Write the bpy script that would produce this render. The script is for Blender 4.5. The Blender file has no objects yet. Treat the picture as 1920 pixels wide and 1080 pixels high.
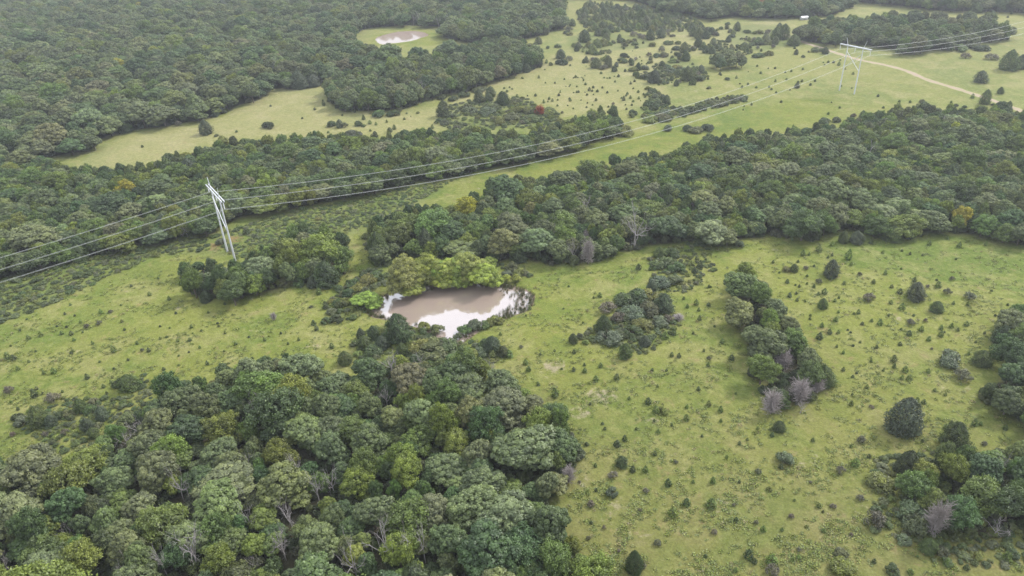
import bpy, math, random
import numpy as np
from mathutils import Matrix, Vector

rnd = random.Random(7)
rng = np.random.default_rng(7)
S = bpy.context.scene
COL = S.collection

# ------------------------------------------------------------------ camera
CAM_H = 110.0
TH, ROLL, FPX = 0.5346711784474499, -0.041120396862646756, 1365.46
_c, _s = math.cos(TH), math.sin(TH)
_F = np.array([0, _c, -_s]); _R0 = np.array([1.0, 0, 0]); _U0 = np.array([0, _s, _c])
_R = math.cos(ROLL) * _R0 + math.sin(ROLL) * _U0
_U = -math.sin(ROLL) * _R0 + math.cos(ROLL) * _U0
cam_d = bpy.data.cameras.new('camera')
cam_d.sensor_width = 36.0
cam_d.lens = FPX / 1920 * 36.0
cam_d.clip_start = 0.5
cam_d.clip_end = 12000
cam = bpy.data.objects.new('camera', cam_d)
COL.objects.link(cam)
cam.matrix_world = Matrix(((_R[0], _U[0], -_F[0], 0), (_R[1], _U[1], -_F[1], 0), (_R[2], _U[2], -_F[2], CAM_H), (0, 0, 0, 1)))
S.camera = cam

# ------------------------------------------------------------------ light
SUN_ELEV, SUN_AZ = math.radians(43), math.radians(58)      # azimuth clockwise from +Y (towards the far side of the place)
SUN_STR, SUN_ANG = 1.5, math.radians(10)
SKY_STR = 0.1
EXPOSURE = 1.62
HAZE = 0.00021

W = bpy.data.worlds.new('World'); S.world = W
W.use_nodes = True
nt = W.node_tree
for n in list(nt.nodes): nt.nodes.remove(n)
def N(t, typ, **kw):
    n = t.nodes.new(typ)
    for k, v in kw.items(): setattr(n, k, v)
    return n
wo = N(nt, 'ShaderNodeOutputWorld'); bg = N(nt, 'ShaderNodeBackground')
sky = N(nt, 'ShaderNodeTexSky', sky_type='NISHITA', sun_disc=False, sun_elevation=SUN_ELEV, sun_rotation=SUN_AZ)
tc = N(nt, 'ShaderNodeTexCoord')
mp = N(nt, 'ShaderNodeMapping'); mp.inputs['Scale'].default_value = (1, 1, 2.2)
cl = N(nt, 'ShaderNodeTexNoise'); cl.inputs['Scale'].default_value = 2.6; cl.inputs['Detail'].default_value = 7
nt.links.new(tc.outputs['Generated'], mp.inputs['Vector']); nt.links.new(mp.outputs['Vector'], cl.inputs['Vector'])
cr = N(nt, 'ShaderNodeValToRGB')
cr.color_ramp.elements[0].position = 0.36; cr.color_ramp.elements[0].color = (5.2, 5.6, 6.3, 1)
cr.color_ramp.elements[1].position = 0.60; cr.color_ramp.elements[1].color = (8.8, 9.0, 9.2, 1)
nt.links.new(cl.outputs['Fac'], cr.inputs['Fac'])
mx = N(nt, 'ShaderNodeMix', data_type='RGBA'); mx.inputs['Factor'].default_value = 0.86
# an overcast sky is about three times as bright overhead as at the horizon
sx_ = N(nt, 'ShaderNodeSeparateXYZ'); nt.links.new(tc.outputs['Generated'], sx_.inputs[0])
el_ = N(nt, 'ShaderNodeMapRange'); nt.links.new(sx_.outputs['Z'], el_.inputs['Value'])
el_.inputs['From Min'].default_value = 0.0; el_.inputs['From Max'].default_value = 1.0; el_.inputs['To Min'].default_value = 0.36; el_.inputs['To Max'].default_value = 1.0
vs_ = N(nt, 'ShaderNodeVectorMath', operation='SCALE'); nt.links.new(cr.outputs['Color'], vs_.inputs[0]); nt.links.new(el_.outputs[0], vs_.inputs['Scale'])
nt.links.new(sky.outputs[0], mx.inputs['A']); nt.links.new(vs_.outputs[0], mx.inputs['B'])
nt.links.new(mx.outputs['Result'], bg.inputs['Color']); bg.inputs['Strength'].default_value = SKY_STR
nt.links.new(bg.outputs[0], wo.inputs['Surface'])

sd = bpy.data.lights.new('sun', 'SUN'); sd.energy = SUN_STR; sd.angle = SUN_ANG; sd.color = (1.0, 0.96, 0.90)
sun = bpy.data.objects.new('sun', sd); COL.objects.link(sun)
_sv = Vector((math.sin(SUN_AZ) * math.cos(SUN_ELEV), math.cos(SUN_AZ) * math.cos(SUN_ELEV), math.sin(SUN_ELEV)))
sun.rotation_euler = _sv.to_track_quat('Z', 'Y').to_euler(); sun.location = (0, 0, 300)

S.view_settings.view_transform = 'Standard'; S.view_settings.look = 'None'
S.view_settings.exposure = EXPOSURE; S.view_settings.gamma = 1.0
S.view_settings.use_curve_mapping = False
S.render.engine = 'CYCLES'
S.cycles.max_bounces = 6; S.cycles.diffuse_bounces = 2; S.cycles.glossy_bounces = 3
S.cycles.transmission_bounces = 3; S.cycles.volume_bounces = 0; S.cycles.transparent_max_bounces = 4
S.cycles.use_denoising = True; S.cycles.denoiser = 'OPENIMAGEDENOISE'; S.cycles.denoising_input_passes = 'RGB_ALBEDO_NORMAL'; S.cycles.denoising_prefilter = 'NONE'
S.cycles.caustics_reflective = False; S.cycles.caustics_refractive = False

# ------------------------------------------------------------------ where things stand
def proj(P):
    P = np.asarray(P, float) - np.array([0, 0, CAM_H]); d = P @ _F
    d = np.where(d < 1, 1, d)
    return np.stack([960 + FPX * (P @ _R) / d, 540 - FPX * (P @ _U) / d], -1)
def ground(x, y, z=0.0):
    d = _F + (x - 960) / FPX * _R + (540 - y) / FPX * _U
    t = (z - CAM_H) / d[2]
    return np.array([0, 0, CAM_H]) + t * d
def pxm(P):                                   # photograph pixels per metre at P
    P = np.asarray(P, float) - np.array([0, 0, CAM_H]); return FPX / np.maximum(P @ _F, 1)
def inpoly(pts, poly):
    x, y = pts[..., 0], pts[..., 1]; r = np.zeros(x.shape, bool); n = len(poly)
    for i in range(n):
        x1, y1 = poly[i]; x2, y2 = poly[(i + 1) % n]
        if y1 == y2: continue
        c = ((y1 > y) != (y2 > y)) & (x < (x2 - x1) * (y - y1) / (y2 - y1) + x1)
        r ^= c
    return r

# ------------------------------------------------------------------ materials
def mat(name):
    m = bpy.data.materials.new(name); m.use_nodes = True
    t = m.node_tree
    for n in list(t.nodes): t.nodes.remove(n)
    o = N(t, 'ShaderNodeOutputMaterial')
    return m, t, o
def rgbmix(t, a, b, fac, blend='MIX'):
    m = N(t, 'ShaderNodeMix', data_type='RGBA', blend_type=blend)
    for sock, v in (('A', a), ('B', b), ('Factor', fac)):
        s_ = m.inputs[sock]
        if hasattr(v, 'links') or isinstance(v, bpy.types.NodeSocket): t.links.new(v, s_)
        elif sock == 'Factor': s_.default_value = v
        else: s_.default_value = (*v, 1)
    return m.outputs['Result']
def mth(t, op, a, b=0.0, clamp=False):
    m = N(t, 'ShaderNodeMath', operation=op, use_clamp=clamp)
    for i, v in enumerate((a, b)):
        if isinstance(v, bpy.types.NodeSocket): t.links.new(v, m.inputs[i])
        else: m.inputs[i].default_value = v
    return m.outputs[0]
def noise(t, scale, detail=4, rough=0.55, vec=None, off=0.0, dist=0.0):
    n = N(t, 'ShaderNodeTexNoise'); n.inputs['Scale'].default_value = scale
    n.inputs['Detail'].default_value = detail; n.inputs['Roughness'].default_value = rough; n.inputs['Distortion'].default_value = dist
    if vec is not None:
        if off:
            a = N(t, 'ShaderNodeVectorMath', operation='ADD'); a.inputs[1].default_value = (off, off * .7, off * .3)
            t.links.new(vec, a.inputs[0]); vec = a.outputs[0]
        t.links.new(vec, n.inputs['Vector'])
    return n.outputs['Fac']
def ramp(t, v, p0, p1, smooth=True):
    m = N(t, 'ShaderNodeMapRange', interpolation_type='SMOOTHSTEP' if smooth else 'LINEAR'); m.inputs['From Min'].default_value = p0; m.inputs['From Max'].default_value = p1
    t.links.new(v, m.inputs['Value']); return m.outputs[0]
def attr(t, name, typ='GEOMETRY'):
    a = N(t, 'ShaderNodeAttribute', attribute_name=name, attribute_type=typ); return a

def leaf_material():
    m, t, o = mat('foliage')
    tint = attr(t, 'tint', 'INSTANCER').outputs['Color']
    v = attr(t, 'leafv').outputs['Fac']
    warm = rgbmix(t, tint, (1.35, 1.2, 0.7), 0.4, 'MULTIPLY')
    c = rgbmix(t, tint, warm, mth(t, 'POWER', v, 1.6))
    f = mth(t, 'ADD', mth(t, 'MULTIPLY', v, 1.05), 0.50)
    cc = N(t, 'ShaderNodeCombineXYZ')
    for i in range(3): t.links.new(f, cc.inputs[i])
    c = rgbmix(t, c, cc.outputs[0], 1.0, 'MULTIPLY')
    d = N(t, 'ShaderNodeBsdfDiffuse'); t.links.new(c, d.inputs['Color'])
    tr = N(t, 'ShaderNodeBsdfTranslucent'); tcol = rgbmix(t, c, (1.2, 1.3, 0.6), 1.0, 'MULTIPLY'); t.links.new(tcol, tr.inputs['Color'])
    g = N(t, 'ShaderNodeBsdfGlossy'); g.inputs['Roughness'].default_value = 0.5; g.inputs['Color'].default_value = (1, 1, 1, 1)
    a = N(t, 'ShaderNodeMixShader'); a.inputs[0].default_value = 0.18; t.links.new(d.outputs[0], a.inputs[1]); t.links.new(tr.outputs[0], a.inputs[2])
    b = N(t, 'ShaderNodeMixShader'); b.inputs[0].default_value = 0.03; t.links.new(a.outputs[0], b.inputs[1]); t.links.new(g.outputs[0], b.inputs[2])
    t.links.new(b.outputs[0], o.inputs['Surface'])
    return m
def simple(name, col, rough=0.8, metal=0.0, var=0.25, scale=3.0, spec=0.3):
    m, t, o = mat(name)
    p = N(t, 'ShaderNodeBsdfPrincipled'); g = N(t, 'ShaderNodeNewGeometry')
    n = noise(t, scale, 4, 0.6, g.outputs['Position'])
    lo = tuple(x * (1 - var) for x in col); hi = tuple(min(1, x * (1 + var)) for x in col)
    t.links.new(rgbmix(t, lo, hi, n), p.inputs['Base Color'])
    p.inputs['Roughness'].default_value = rough; p.inputs['Metallic'].default_value = metal
    p.inputs['Specular IOR Level'].default_value = spec
    t.links.new(p.outputs[0], o.inputs['Surface']); return m
M_LEAF = leaf_material()
M_BARK = simple('bark', (0.13, 0.105, 0.085), 0.9)
M_DEAD = simple('bleached_wood', (0.30, 0.275, 0.27), 0.8, var=0.45)
M_TWIG = simple('dead_twigs', (0.34, 0.30, 0.295), 0.9, var=0.3)
M_RED = simple('rusty_needles', (0.34, 0.075, 0.035), 0.9, var=0.3)
M_STEEL = simple('galvanised_steel', (0.62, 0.63, 0.66), 0.5, 0.1, 0.15, 0.6, 0.5)
M_INS = simple('insulator_glass', (0.62, 0.63, 0.66), 0.3, 0.0, 0.05, 1, 0.6)
M_WIRE = simple('aluminium_wire', (0.48, 0.49, 0.48), 0.5, 0.3, 0.05, 0.2, 0.5)

# ------------------------------------------------------------------ mesh helpers
def mesh_from(name, V, F, mats, facev=None, smooth=False):
    me = bpy.data.meshes.new(name)
    V = np.asarray(V, np.float32); F = np.asarray(F, np.int32)
    k = F.shape[1]
    me.vertices.add(len(V)); me.vertices.foreach_set('co', V.ravel())
    me.loops.add(F.size); me.loops.foreach_set('vertex_index', F.ravel())
    me.polygons.add(len(F)); me.polygons.foreach_set('loop_start', np.arange(0, F.size, k, dtype=np.int32))
    me.polygons.foreach_set('loop_total', np.full(len(F), k, np.int32))
    if smooth: me.polygons.foreach_set('use_smooth', np.ones(len(F), bool))
    for m in (mats if isinstance(mats, (list, tuple)) else [mats]): me.materials.append(m)
    if facev is not None:
        a = me.attributes.new('leafv', 'FLOAT', 'FACE'); a.data.foreach_set('value', np.asarray(facev, np.float32))
    me.update(calc_edges=True)
    return me
def unit(v):
    return v / np.maximum(np.linalg.norm(v, axis=-1, keepdims=True), 1e-9)
def leaves(P, Nn, size, aspect=0.8, jit=0.45, g=None, hang=False):
    g = g or rng
    n = len(P); Nn = unit(Nn + g.normal(0, jit, (n, 3)))
    up = np.tile(np.array([0, 0, 1.0]), (n, 1)) if hang else g.normal(0, 1, (n, 3))
    a = unit(up - (up * Nn).sum(1, keepdims=True) * Nn); b = np.cross(Nn, a)
    s = np.asarray(size).reshape(-1, 1) * g.uniform(.7, 1.3, (n, 1))
    a = a * s * 0.5; b = b * s * 0.5 * aspect
    w = g.uniform(.35, 1.0, (n, 1))
    V = np.stack([P - a - b * w, P - a * .2 + b, P + a, P + a * .1 - b], 1).reshape(-1, 3)
    F = np.arange(n * 4).reshape(n, 4)
    return V, F

def crown_lobes(seed, R, z0, z1, nl):
    g = np.random.default_rng(seed)
    L = [(np.array([0, 0, (z0 + z1) / 2 + 0.1 * (z1 - z0)]), np.array([R * .60, R * .60, (z1 - z0) / 2 * .88]))]
    a0 = g.uniform(0, 6.28)
    for i in range(nl):
        a = a0 + i * 6.283 / nl + g.uniform(-.4, .4); r = R * g.uniform(.42, .68); s = R * g.uniform(.30, .56)
        z = g.uniform(z0 + s * .75, z0 + (z1 - z0) * .78)
        L.append((np.array([math.cos(a) * r, math.sin(a) * r, z]), np.array([s, s, s * g.uniform(.75, 1.05)])))
    return L, g
def broad_crown(seed, R=4.5, z0=1.6, z1=9.0, nl=5, cr=(0.55, 1.15), nclump=120, nleaf=10000, leaf=0.34, loose=0.0, jit=0.4, hang=False, aspect=.8):
    L, g = crown_lobes(seed, R, z0, z1, nl)
    C = []
    vol = np.array([l[1][0] ** 2 for l in L]); vol /= vol.sum()
    tries = 0
    while len(C) < nclump and tries < nclump * 30:
        tries += 1
        k = g.choice(len(L), p=vol); c, r = L[k]
        d = unit(g.normal(0, 1, 3)); 
        if d[2] < -0.45: continue
        q = c + d * r * g.uniform(.90, 1.04)
        if any(j != k and (((q - L[j][0]) / L[j][1]) ** 2).sum() < .72 for j in range(len(L))): continue
        rad = g.uniform(*cr) * (1 if d[2] > -.1 else .8)
        if any(np.linalg.norm(q - p) < .62 * (rad + pr_) for p, _, pr_ in C): continue
        C.append((q, unit(d / r * R), rad))
    rads = np.array([c[2] for c in C]); w = rads ** 2 / (rads ** 2).sum()
    idx = g.choice(len(C), size=nleaf, p=w)
    cc = np.array([c[0] for c in C])[idx]; dd = np.array([c[1] for c in C])[idx]; rr = rads[idx][:, None]
    cv = g.uniform(0, 1, len(C))[idx]
    d = unit(g.normal(0, 1, (nleaf, 3)) + dd * .75 + np.array([0, 0, .35]))
    rad = rr * (1 - np.abs(g.normal(0, .10 + loose, (nleaf, 1))))
    if loose > .15: rad *= g.uniform(.7, 1.35, (nleaf, 1))
    stray = g.uniform(0, 1, (nleaf, 1)) < .07
    rad = np.where(stray, rad * g.uniform(1.0, 1.45, (nleaf, 1)), rad)
    P = cc + d * rad * np.array([1, 1, .85])
    Nn = d + np.array([0, 0, .25])
    V, F = leaves(P, Nn, leaf, aspect, jit, g, hang)
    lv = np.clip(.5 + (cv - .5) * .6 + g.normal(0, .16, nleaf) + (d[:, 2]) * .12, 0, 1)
    # inner leaves that close the crown, coloured darker for the shade inside it
    ni = nleaf // 7
    k = g.choice(len(L), size=ni, p=vol); Lc = np.array([l[0] for l in L])[k]; Lr = np.array([l[1] for l in L])[k]
    di = unit(g.normal(0, 1, (ni, 3))); Pi = Lc + di * Lr * g.uniform(.72, .9, (ni, 1))
    Pi[:, 2] = np.maximum(Pi[:, 2], z0 * .8)
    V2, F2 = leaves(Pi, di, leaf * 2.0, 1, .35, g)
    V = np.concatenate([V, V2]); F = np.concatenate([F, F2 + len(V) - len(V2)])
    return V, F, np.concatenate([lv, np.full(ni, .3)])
def cedar_crown(seed, R=1.0, H=2.4, n=3200, leaf=.16, blunt=.6, rag=.18):
    g = np.random.default_rng(seed)
    u = g.uniform(0, 1, n) ** 1.15; a = g.uniform(0, 6.283, n)
    prof = (1 - u ** (1.2 + blunt)) ** .75 * (0.75 + .25 * np.minimum(1, u / .18))
    ph = g.uniform(0, 6.28, 8)
    bump = 1 + rag * (np.sin(a * 3 + ph[0] + u * 5) * .5 + np.sin(a * 5 + ph[1] - u * 11) * .4 + np.sin(a * 7 + ph[2] + u * 19) * .4 + np.sin(a * 11 + u * 31 + ph[3]) * .3)
    depth = g.uniform(0, 1, n) ** 2
    r = R * prof * bump * (1 - .35 * depth) * g.normal(1, .07, n)
    P = np.stack([np.cos(a) * r, np.sin(a) * r, H * (u * .98 + .01) + g.normal(0, .02 * H, n)], 1)
    d = np.stack([np.cos(a), np.sin(a), .35 + u * .9], 1)
    V, F = leaves(P, d, leaf, .55, .5, g)
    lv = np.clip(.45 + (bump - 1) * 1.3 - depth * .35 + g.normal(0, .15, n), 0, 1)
    return V, F, lv
def bush_crown(seed, R=1.6, H=1.8, n=3600, leaf=.2, ncl=26, loose=.12):
    g = np.random.default_rng(seed)
    a = g.uniform(0, 6.283, ncl); r = R * .78 * np.sqrt(g.uniform(0, 1, ncl)); rc = R * g.uniform(.2, .4, ncl)
    zc = np.maximum(rc * .5, H * (1 - (r / R) ** 2 * .75) - rc) * g.uniform(.7, 1.08, ncl)
    C = np.stack([np.cos(a) * r, np.sin(a) * r, zc], 1)
    i = g.choice(ncl, n, p=rc ** 2 / (rc ** 2).sum()); d = unit(g.normal(0, 1, (n, 3)) + np.array([0, 0, .5]))
    P = C[i] + d * rc[i][:, None] * (1 - np.abs(g.normal(0, loose, (n, 1)))) * g.uniform(.8, 1.15, (n, 1))
    P[:, 2] = np.abs(P[:, 2])
    V, F = leaves(P, d + np.array([0, 0, .3]), leaf, .7, .5, g)
    cv = g.uniform(0, 1, ncl)[i]
    return V, F, np.clip(.45 + (cv - .5) * .7 + g.normal(0, .15, n), 0, 1)

def tube(pts, radii, k=5):
    pts = np.asarray(pts, float); n = len(pts); V = []; 
    for i in range(n):
        t = pts[min(i + 1, n - 1)] - pts[max(i - 1, 0)]; t = t / (np.linalg.norm(t) + 1e-9)
        ref = np.array([1.0, 0, 0]) if abs(t[0]) < .8 else np.array([0, 1.0, 0])
        u = np.cross(t, ref); u /= np.linalg.norm(u); v = np.cross(t, u)
        for j in range(k):
            a = 6.28318 * j / k; V.append(pts[i] + radii[i] * (math.cos(a) * u + math.sin(a) * v))
    F = [[i * k + j, i * k + (j + 1) % k, (i + 1) * k + (j + 1) % k, (i + 1) * k + j] for i in range(n - 1) for j in range(k)]
    return np.array(V), np.array(F)
def merge(parts):
    Vs, Fs, o = [], [], 0
    for V, F in parts: Vs.append(V); Fs.append(F + o); o += len(V)
    return np.concatenate(Vs), np.concatenate(Fs)
def branch(g, p, d, L, r, lvl, out, kids=3, droop=0.0, wig=.28):
    n = 4 if lvl > 0 else 3; pts = [p]; q = p.copy(); dd = d.copy()
    for i in range(n):
        dd = unit(dd + g.normal(0, wig, 3) * .6 + np.array([0, 0, .06 - droop])); q = q + dd * L / n; pts.append(q.copy())
    out.append(tube(pts, np.linspace(r, r * .35, n + 1), 5 if lvl > 1 else 4 if lvl > 0 else 3))
    if lvl > 0:
        for k in range(kids + (1 if lvl > 1 else 0)):
            i = g.integers(1, n + 1); s = unit(dd + g.normal(0, .75, 3) + np.array([0, 0, .25 - droop]))
            branch(g, pts[i], s, L * g.uniform(.45, .75), r * .5, lvl - 1, out, kids, droop, wig)
def live_trunk(seed, H=9.0, R=4.5):
    g = np.random.default_rng(seed); out = []
    top = np.array([g.uniform(-.5, .5), g.uniform(-.5, .5), H * .55])
    out.append(tube([np.array([0, 0, -.2]), np.array([0, 0, .4]), top * np.array([.5, .5, .5]), top], [.34, .24, .19, .12], 7))
    for i in range(6):
        a = i * 1.05 + g.uniform(-.3, .3); z = H * g.uniform(.2, .45); s = top * (z / top[2])
        e = np.array([math.cos(a) * R * .62, math.sin(a) * R * .62, H * g.uniform(.5, .78)])
        out.append(tube([s, (s + e) / 2 + np.array([0, 0, -.3]), e], [.12, .08, .03], 5))
    return merge(out)

# ------------------------------------------------------------------ object helpers
def link(name, data, parent=None):
    o = bpy.data.objects.new(name, data); COL.objects.link(o)
    if parent is not None: o.parent = parent
    return o
def tag(o, label=None, cat=None, group=None, kind=None):
    if label: o['label'] = label
    if cat: o['category'] = cat
    if group: o['group'] = group
    if kind: o['kind'] = kind
    return o
ONES = 'zero one two three four five six seven eight nine ten eleven twelve thirteen fourteen fifteen sixteen seventeen eighteen nineteen'.split()
TENS = 'x x twenty thirty forty fifty sixty seventy eighty ninety'.split()
def words(n):
    n = int(max(0, min(100, n)))
    if n == 100: return 'a-hundred'
    return ONES[n] if n < 20 else TENS[n // 10] + ('-' + ONES[n % 10] if n % 10 else '')
used_labels = set()
def place_words(P, z=0.0):
    q = proj(np.array([P[0], P[1], z]))
    return q[0] / 19.2, q[1] / 10.8
def where(prefix, P, z=0.0):
    """prefix + place in the photo in hundredths; made distinct by the half-hundredth where two meet."""
    u, v = place_words(P, z); u = min(100, max(0, u)); v = min(100, max(0, v))
    for du, dv in ((0, 0), (1, 0), (0, 1), (-1, 0), (0, -1), (1, 1), (-1, -1), (1, -1), (-1, 1), (2, 0), (-2, 0)):
        s = '%s, %s percent across, %s percent down the photo' % (prefix, words(round(u + du * .49)), words(round(v + dv * .49)))
        if s not in used_labels: used_labels.add(s); return s
    for size in ('slightly bigger', 'slightly paler', 'slightly darker', 'slightly taller'):
        pass
    used_labels.add(s); return s
# ------------------------------------------------------------------ ground and water
POND = [(686, 580), (700, 566), (722, 556), (742, 548), (780, 542), (830, 534), (880, 531), (925, 533), (960, 538), (988, 548), (997, 562), (988, 578), (962, 590), (930, 602), (905, 614), (880, 630), (850, 646), (822, 640), (800, 618), (765, 606), (730, 597), (703, 592)]
POND2 = [(706, 74), (712, 68), (728, 63), (750, 59), (775, 58), (795, 61), (801, 66), (790, 70), (770, 76), (740, 80), (716, 82)]
PUDDLE = [(738, 468), (744, 465), (750, 467), (748, 473), (741, 474)]
def gpoly(poly, z=0.0): return np.array([ground(x, y, z) for x, y in poly])
def smooth_closed(P, m=6):
    n = len(P); out = []
    for i in range(n):
        p0, p1, p2, p3 = P[i - 1], P[i], P[(i + 1) % n], P[(i + 2) % n]
        for k in range(m):
            t = k / m
            out.append(.5 * ((2 * p1) + (-p0 + p2) * t + (2 * p0 - 5 * p1 + 4 * p2 - p3) * t * t + (-p0 + 3 * p1 - 3 * p2 + p3) * t ** 3))
    return np.array(out)
pond_g = [smooth_closed(gpoly(p)) for p in (POND, POND2, PUDDLE)]
def signed_dist(X, Y, poly):
    """negative inside"""
    P = poly[:, :2]; d = np.full(X.shape, 1e9)
    for i in range(len(P)):
        a, b = P[i], P[(i + 1) % len(P)]; ab = b - a
        t = np.clip(((X - a[0]) * ab[0] + (Y - a[1]) * ab[1]) / max(ab @ ab, 1e-9), 0, 1)
        d = np.minimum(d, np.hypot(X - a[0] - t * ab[0], Y - a[1] - t * ab[1]))
    ins = inpoly(np.stack([X, Y], -1), P)
    return np.where(ins, -d, d)
def axis(lo, hi, fine, step, fstep, far):
    a = list(np.arange(lo, fine[0], step)) + list(np.arange(fine[0], fine[1], fstep)) + list(np.arange(fine[1], hi + step, step))
    s = step; x = a[-1]; up = []
    while x < far: s *= 1.35; x += s; up.append(x)
    s = step; x = a[0]; dn = []
    while x > -far: s *= 1.35; x -= s; dn.append(x)
    return np.array(dn[::-1] + a + up)
pmin = pond_g[0].min(0) - 5; pmax = pond_g[0].max(0) + 5
gx = axis(-600, 480, (pmin[0], pmax[0]), 2.5, .8, 2600); gy = axis(30, 900, (pmin[1], pmax[1]), 2.5, .8, 2600)
X, Y = np.meshgrid(gx, gy)
Z = np.zeros_like(X)
def fbm(X, Y, s, seed):
    g = np.random.default_rng(seed); v = 0; a = 1
    for o in range(4):
        for k in range(3):
            an = g.uniform(0, 6.28); v = v + a * np.sin((X * math.cos(an) + Y * math.sin(an)) * s + g.uniform(0, 6.28) + 1.3 * np.sin((X * math.sin(an) - Y * math.cos(an)) * s * .7 + g.uniform(0, 6)))
        a *= .5; s *= 2.1
    return v / 4
mud = np.zeros_like(X)
for k, pg in enumerate(pond_g):
    c = pg.mean(0); R_ = np.abs(pg[:, :2] - c[:2]).max() + 8
    m = (np.abs(X - c[0]) < R_) & (np.abs(Y - c[1]) < R_)
    sdv = signed_dist(X[m], Y[m], pg) + (fbm(X[m], Y[m], .6, 3) * .5 if k == 0 else 0)
    z = np.where(sdv < 1.0, -1.4 * np.clip((1.0 - sdv) / 5, 0, 1) ** 1.0, 0)
    Z[m] += z; mud[m] = np.maximum(mud[m], np.clip(1 - (sdv - .2) / (1.8 if k == 0 else 1.0), 0, 1))
PIX = proj(np.stack([X, Y, np.zeros_like(X)], -1)); VIS = (Y > 20)
def blur(a, n=1):
    for _ in range(n):
        a = (a + np.roll(a, 1, 0) + np.roll(a, -1, 0)) / 3; a = (a + np.roll(a, 1, 1) + np.roll(a, -1, 1)) / 3
    return a
def mask(polys, n=2):
    r = np.zeros_like(X)
    for p in polys: r = np.maximum(r, (inpoly(PIX, p) & VIS).astype(float))
    return blur(r, n)
# outlines of the woods, read as ground outlines
P_NEAR = [(-60, 930), (0, 895), (60, 870), (140, 880), (200, 850), (245, 800), (300, 770), (335, 735), (400, 725), (450, 705), (520, 690), (590, 710), (650, 725), (700, 712), (745, 695), (800, 690), (870, 690), (900, 705), (960, 730), (1000, 765), (1050, 795), (1078, 840), (1070, 890), (1035, 925), (1020, 985), (1070, 1030), (1110, 1100), (1130, 1200), (-90, 1200)]
P_LONG = [(690, 470), (700, 445), (740, 425), (790, 410), (850, 400), (905, 385), (930, 355), (985, 350), (1060, 345), (1130, 318), (1200, 312), (1260, 305), (1320, 275), (1420, 265), (1500, 258), (1580, 250), (1660, 222), (1740, 216), (1800, 222), (1860, 216), (1960, 240), (1990, 480), (1925, 462), (1860, 445), (1800, 436), (1740, 436), (1700, 452), (1640, 446), (1600, 428), (1540, 438), (1500, 448), (1440, 440), (1330, 462), (1290, 455), (1230, 460), (1180, 470), (1130, 485), (1100, 494), (1040, 500), (980, 486), (920, 494), (870, 482), (740, 484)]
P_BELT = [(-60, 300), (0, 302), (80, 310), (140, 332), (250, 335), (350, 302), (420, 280), (520, 278), (600, 268), (700, 272), (760, 266), (850, 258), (980, 268), (1000, 258), (1060, 250), (1082, 238), (1120, 222), (1150, 224), (1162, 252), (1060, 282), (990, 302), (900, 318), (840, 334), (740, 350), (640, 374), (540, 392), (440, 408), (400, 438), (330, 448), (240, 466), (130, 492), (60, 508), (0, 524), (-60, 540)]
P_BIG = [(-80, -60), (1070, -60), (1050, 25), (1055, 46), (1000, 66), (960, 77), (900, 77), (830, 64), (828, 50), (760, 48), (690, 52), (660, 66), (662, 84), (700, 106), (760, 112), (815, 108), (858, 94), (866, 100), (860, 110), (760, 118), (700, 134), (640, 145), (600, 160), (560, 170), (500, 165), (478, 190), (440, 200), (400, 222), (300, 238), (220, 248), (185, 262), (180, 278), (130, 288), (60, 298), (-80, 305)]
P_GROVE = [(615, 192), (620, 158), (650, 148), (700, 138), (760, 122), (870, 104), (880, 95), (960, 82), (1005, 98), (1018, 125), (960, 142), (900, 160), (880, 172), (830, 176), (760, 204), (640, 208)]
P_GROVE2 = [(832, 70), (860, 55), (960, 45), (1050, 30), (1058, 52), (1010, 66), (960, 78), (880, 80)]
P_FAR_R = [(1490, 68), (1512, 52), (1560, 42), (1640, 37), (1720, 36), (1780, 40), (1850, 42), (1868, 58), (1888, 58), (1884, 74), (1830, 82), (1780, 88), (1730, 98), (1685, 104), (1680, 92), (1620, 84), (1560, 84), (1500, 78)]
P_TOP_R = [(1608, 4), (1700, 12), (1760, 20), (1860, 22), (1960, 26), (1980, -30), (1600, -30)]
P_TOP_M = [(1290, 28), (1330, 38), (1375, 30), (1420, 34), (1510, 32), (1560, 28), (1600, 12), (1606, -30), (1060, -30), (1080, -4), (1180, -2), (1240, 20)]
P_HEDGE = [(348, 545), (350, 512), (400, 512), (440, 512), (470, 495), (520, 470), (570, 455), (640, 460), (655, 490), (645, 512), (610, 535), (560, 530), (500, 545), (445, 562), (380, 560)]
P_STRIP = [(1378, 550), (1374, 522), (1395, 518), (1415, 528), (1440, 566), (1474, 604), (1510, 655), (1540, 700), (1538, 738), (1510, 758), (1448, 758), (1424, 720), (1410, 680), (1386, 622), (1376, 590)]
P_CORNER = [(1690, 985), (1690, 930), (1720, 890), (1780, 870), (1860, 868), (1960, 880), (1960, 990), (1860, 1005), (1800, 1020), (1740, 1005)]
P_EDGE_R = [(1870, 655), (1868, 620), (1890, 600), (1960, 580), (1960, 830), (1900, 785), (1850, 765), (1842, 740), (1890, 710), (1900, 690)]
P_MOUND = [(1150, 600), (1160, 565), (1200, 552), (1245, 560), (1262, 590), (1255, 620), (1235, 640), (1215, 660), (1180, 670), (1150, 655), (1115, 635), (1120, 620)]
P_SCRUB_S = [(0, 524), (60, 508), (130, 492), (240, 466), (330, 452), (400, 440), (440, 412), (540, 396), (640, 378), (740, 354), (850, 338), (810, 372), (740, 405), (690, 440), (600, 440), (560, 445), (500, 462), (440, 488), (380, 480), (300, 478), (220, 512), (120, 560), (60, 585), (0, 605), (-60, 630), (-60, 545)]
P_SCRUB_W = [(620, 590), (622, 560), (650, 530), (700, 500), (740, 520), (700, 545), (672, 570), (690, 590), (660, 600), (630, 600)]
P_SCRUB_M = [(818, 232), (820, 205), (880, 188), (930, 188), (985, 182), (1010, 205), (1050, 215), (1050, 240), (1000, 240), (940, 240), (880, 250), (850, 245)]
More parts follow.
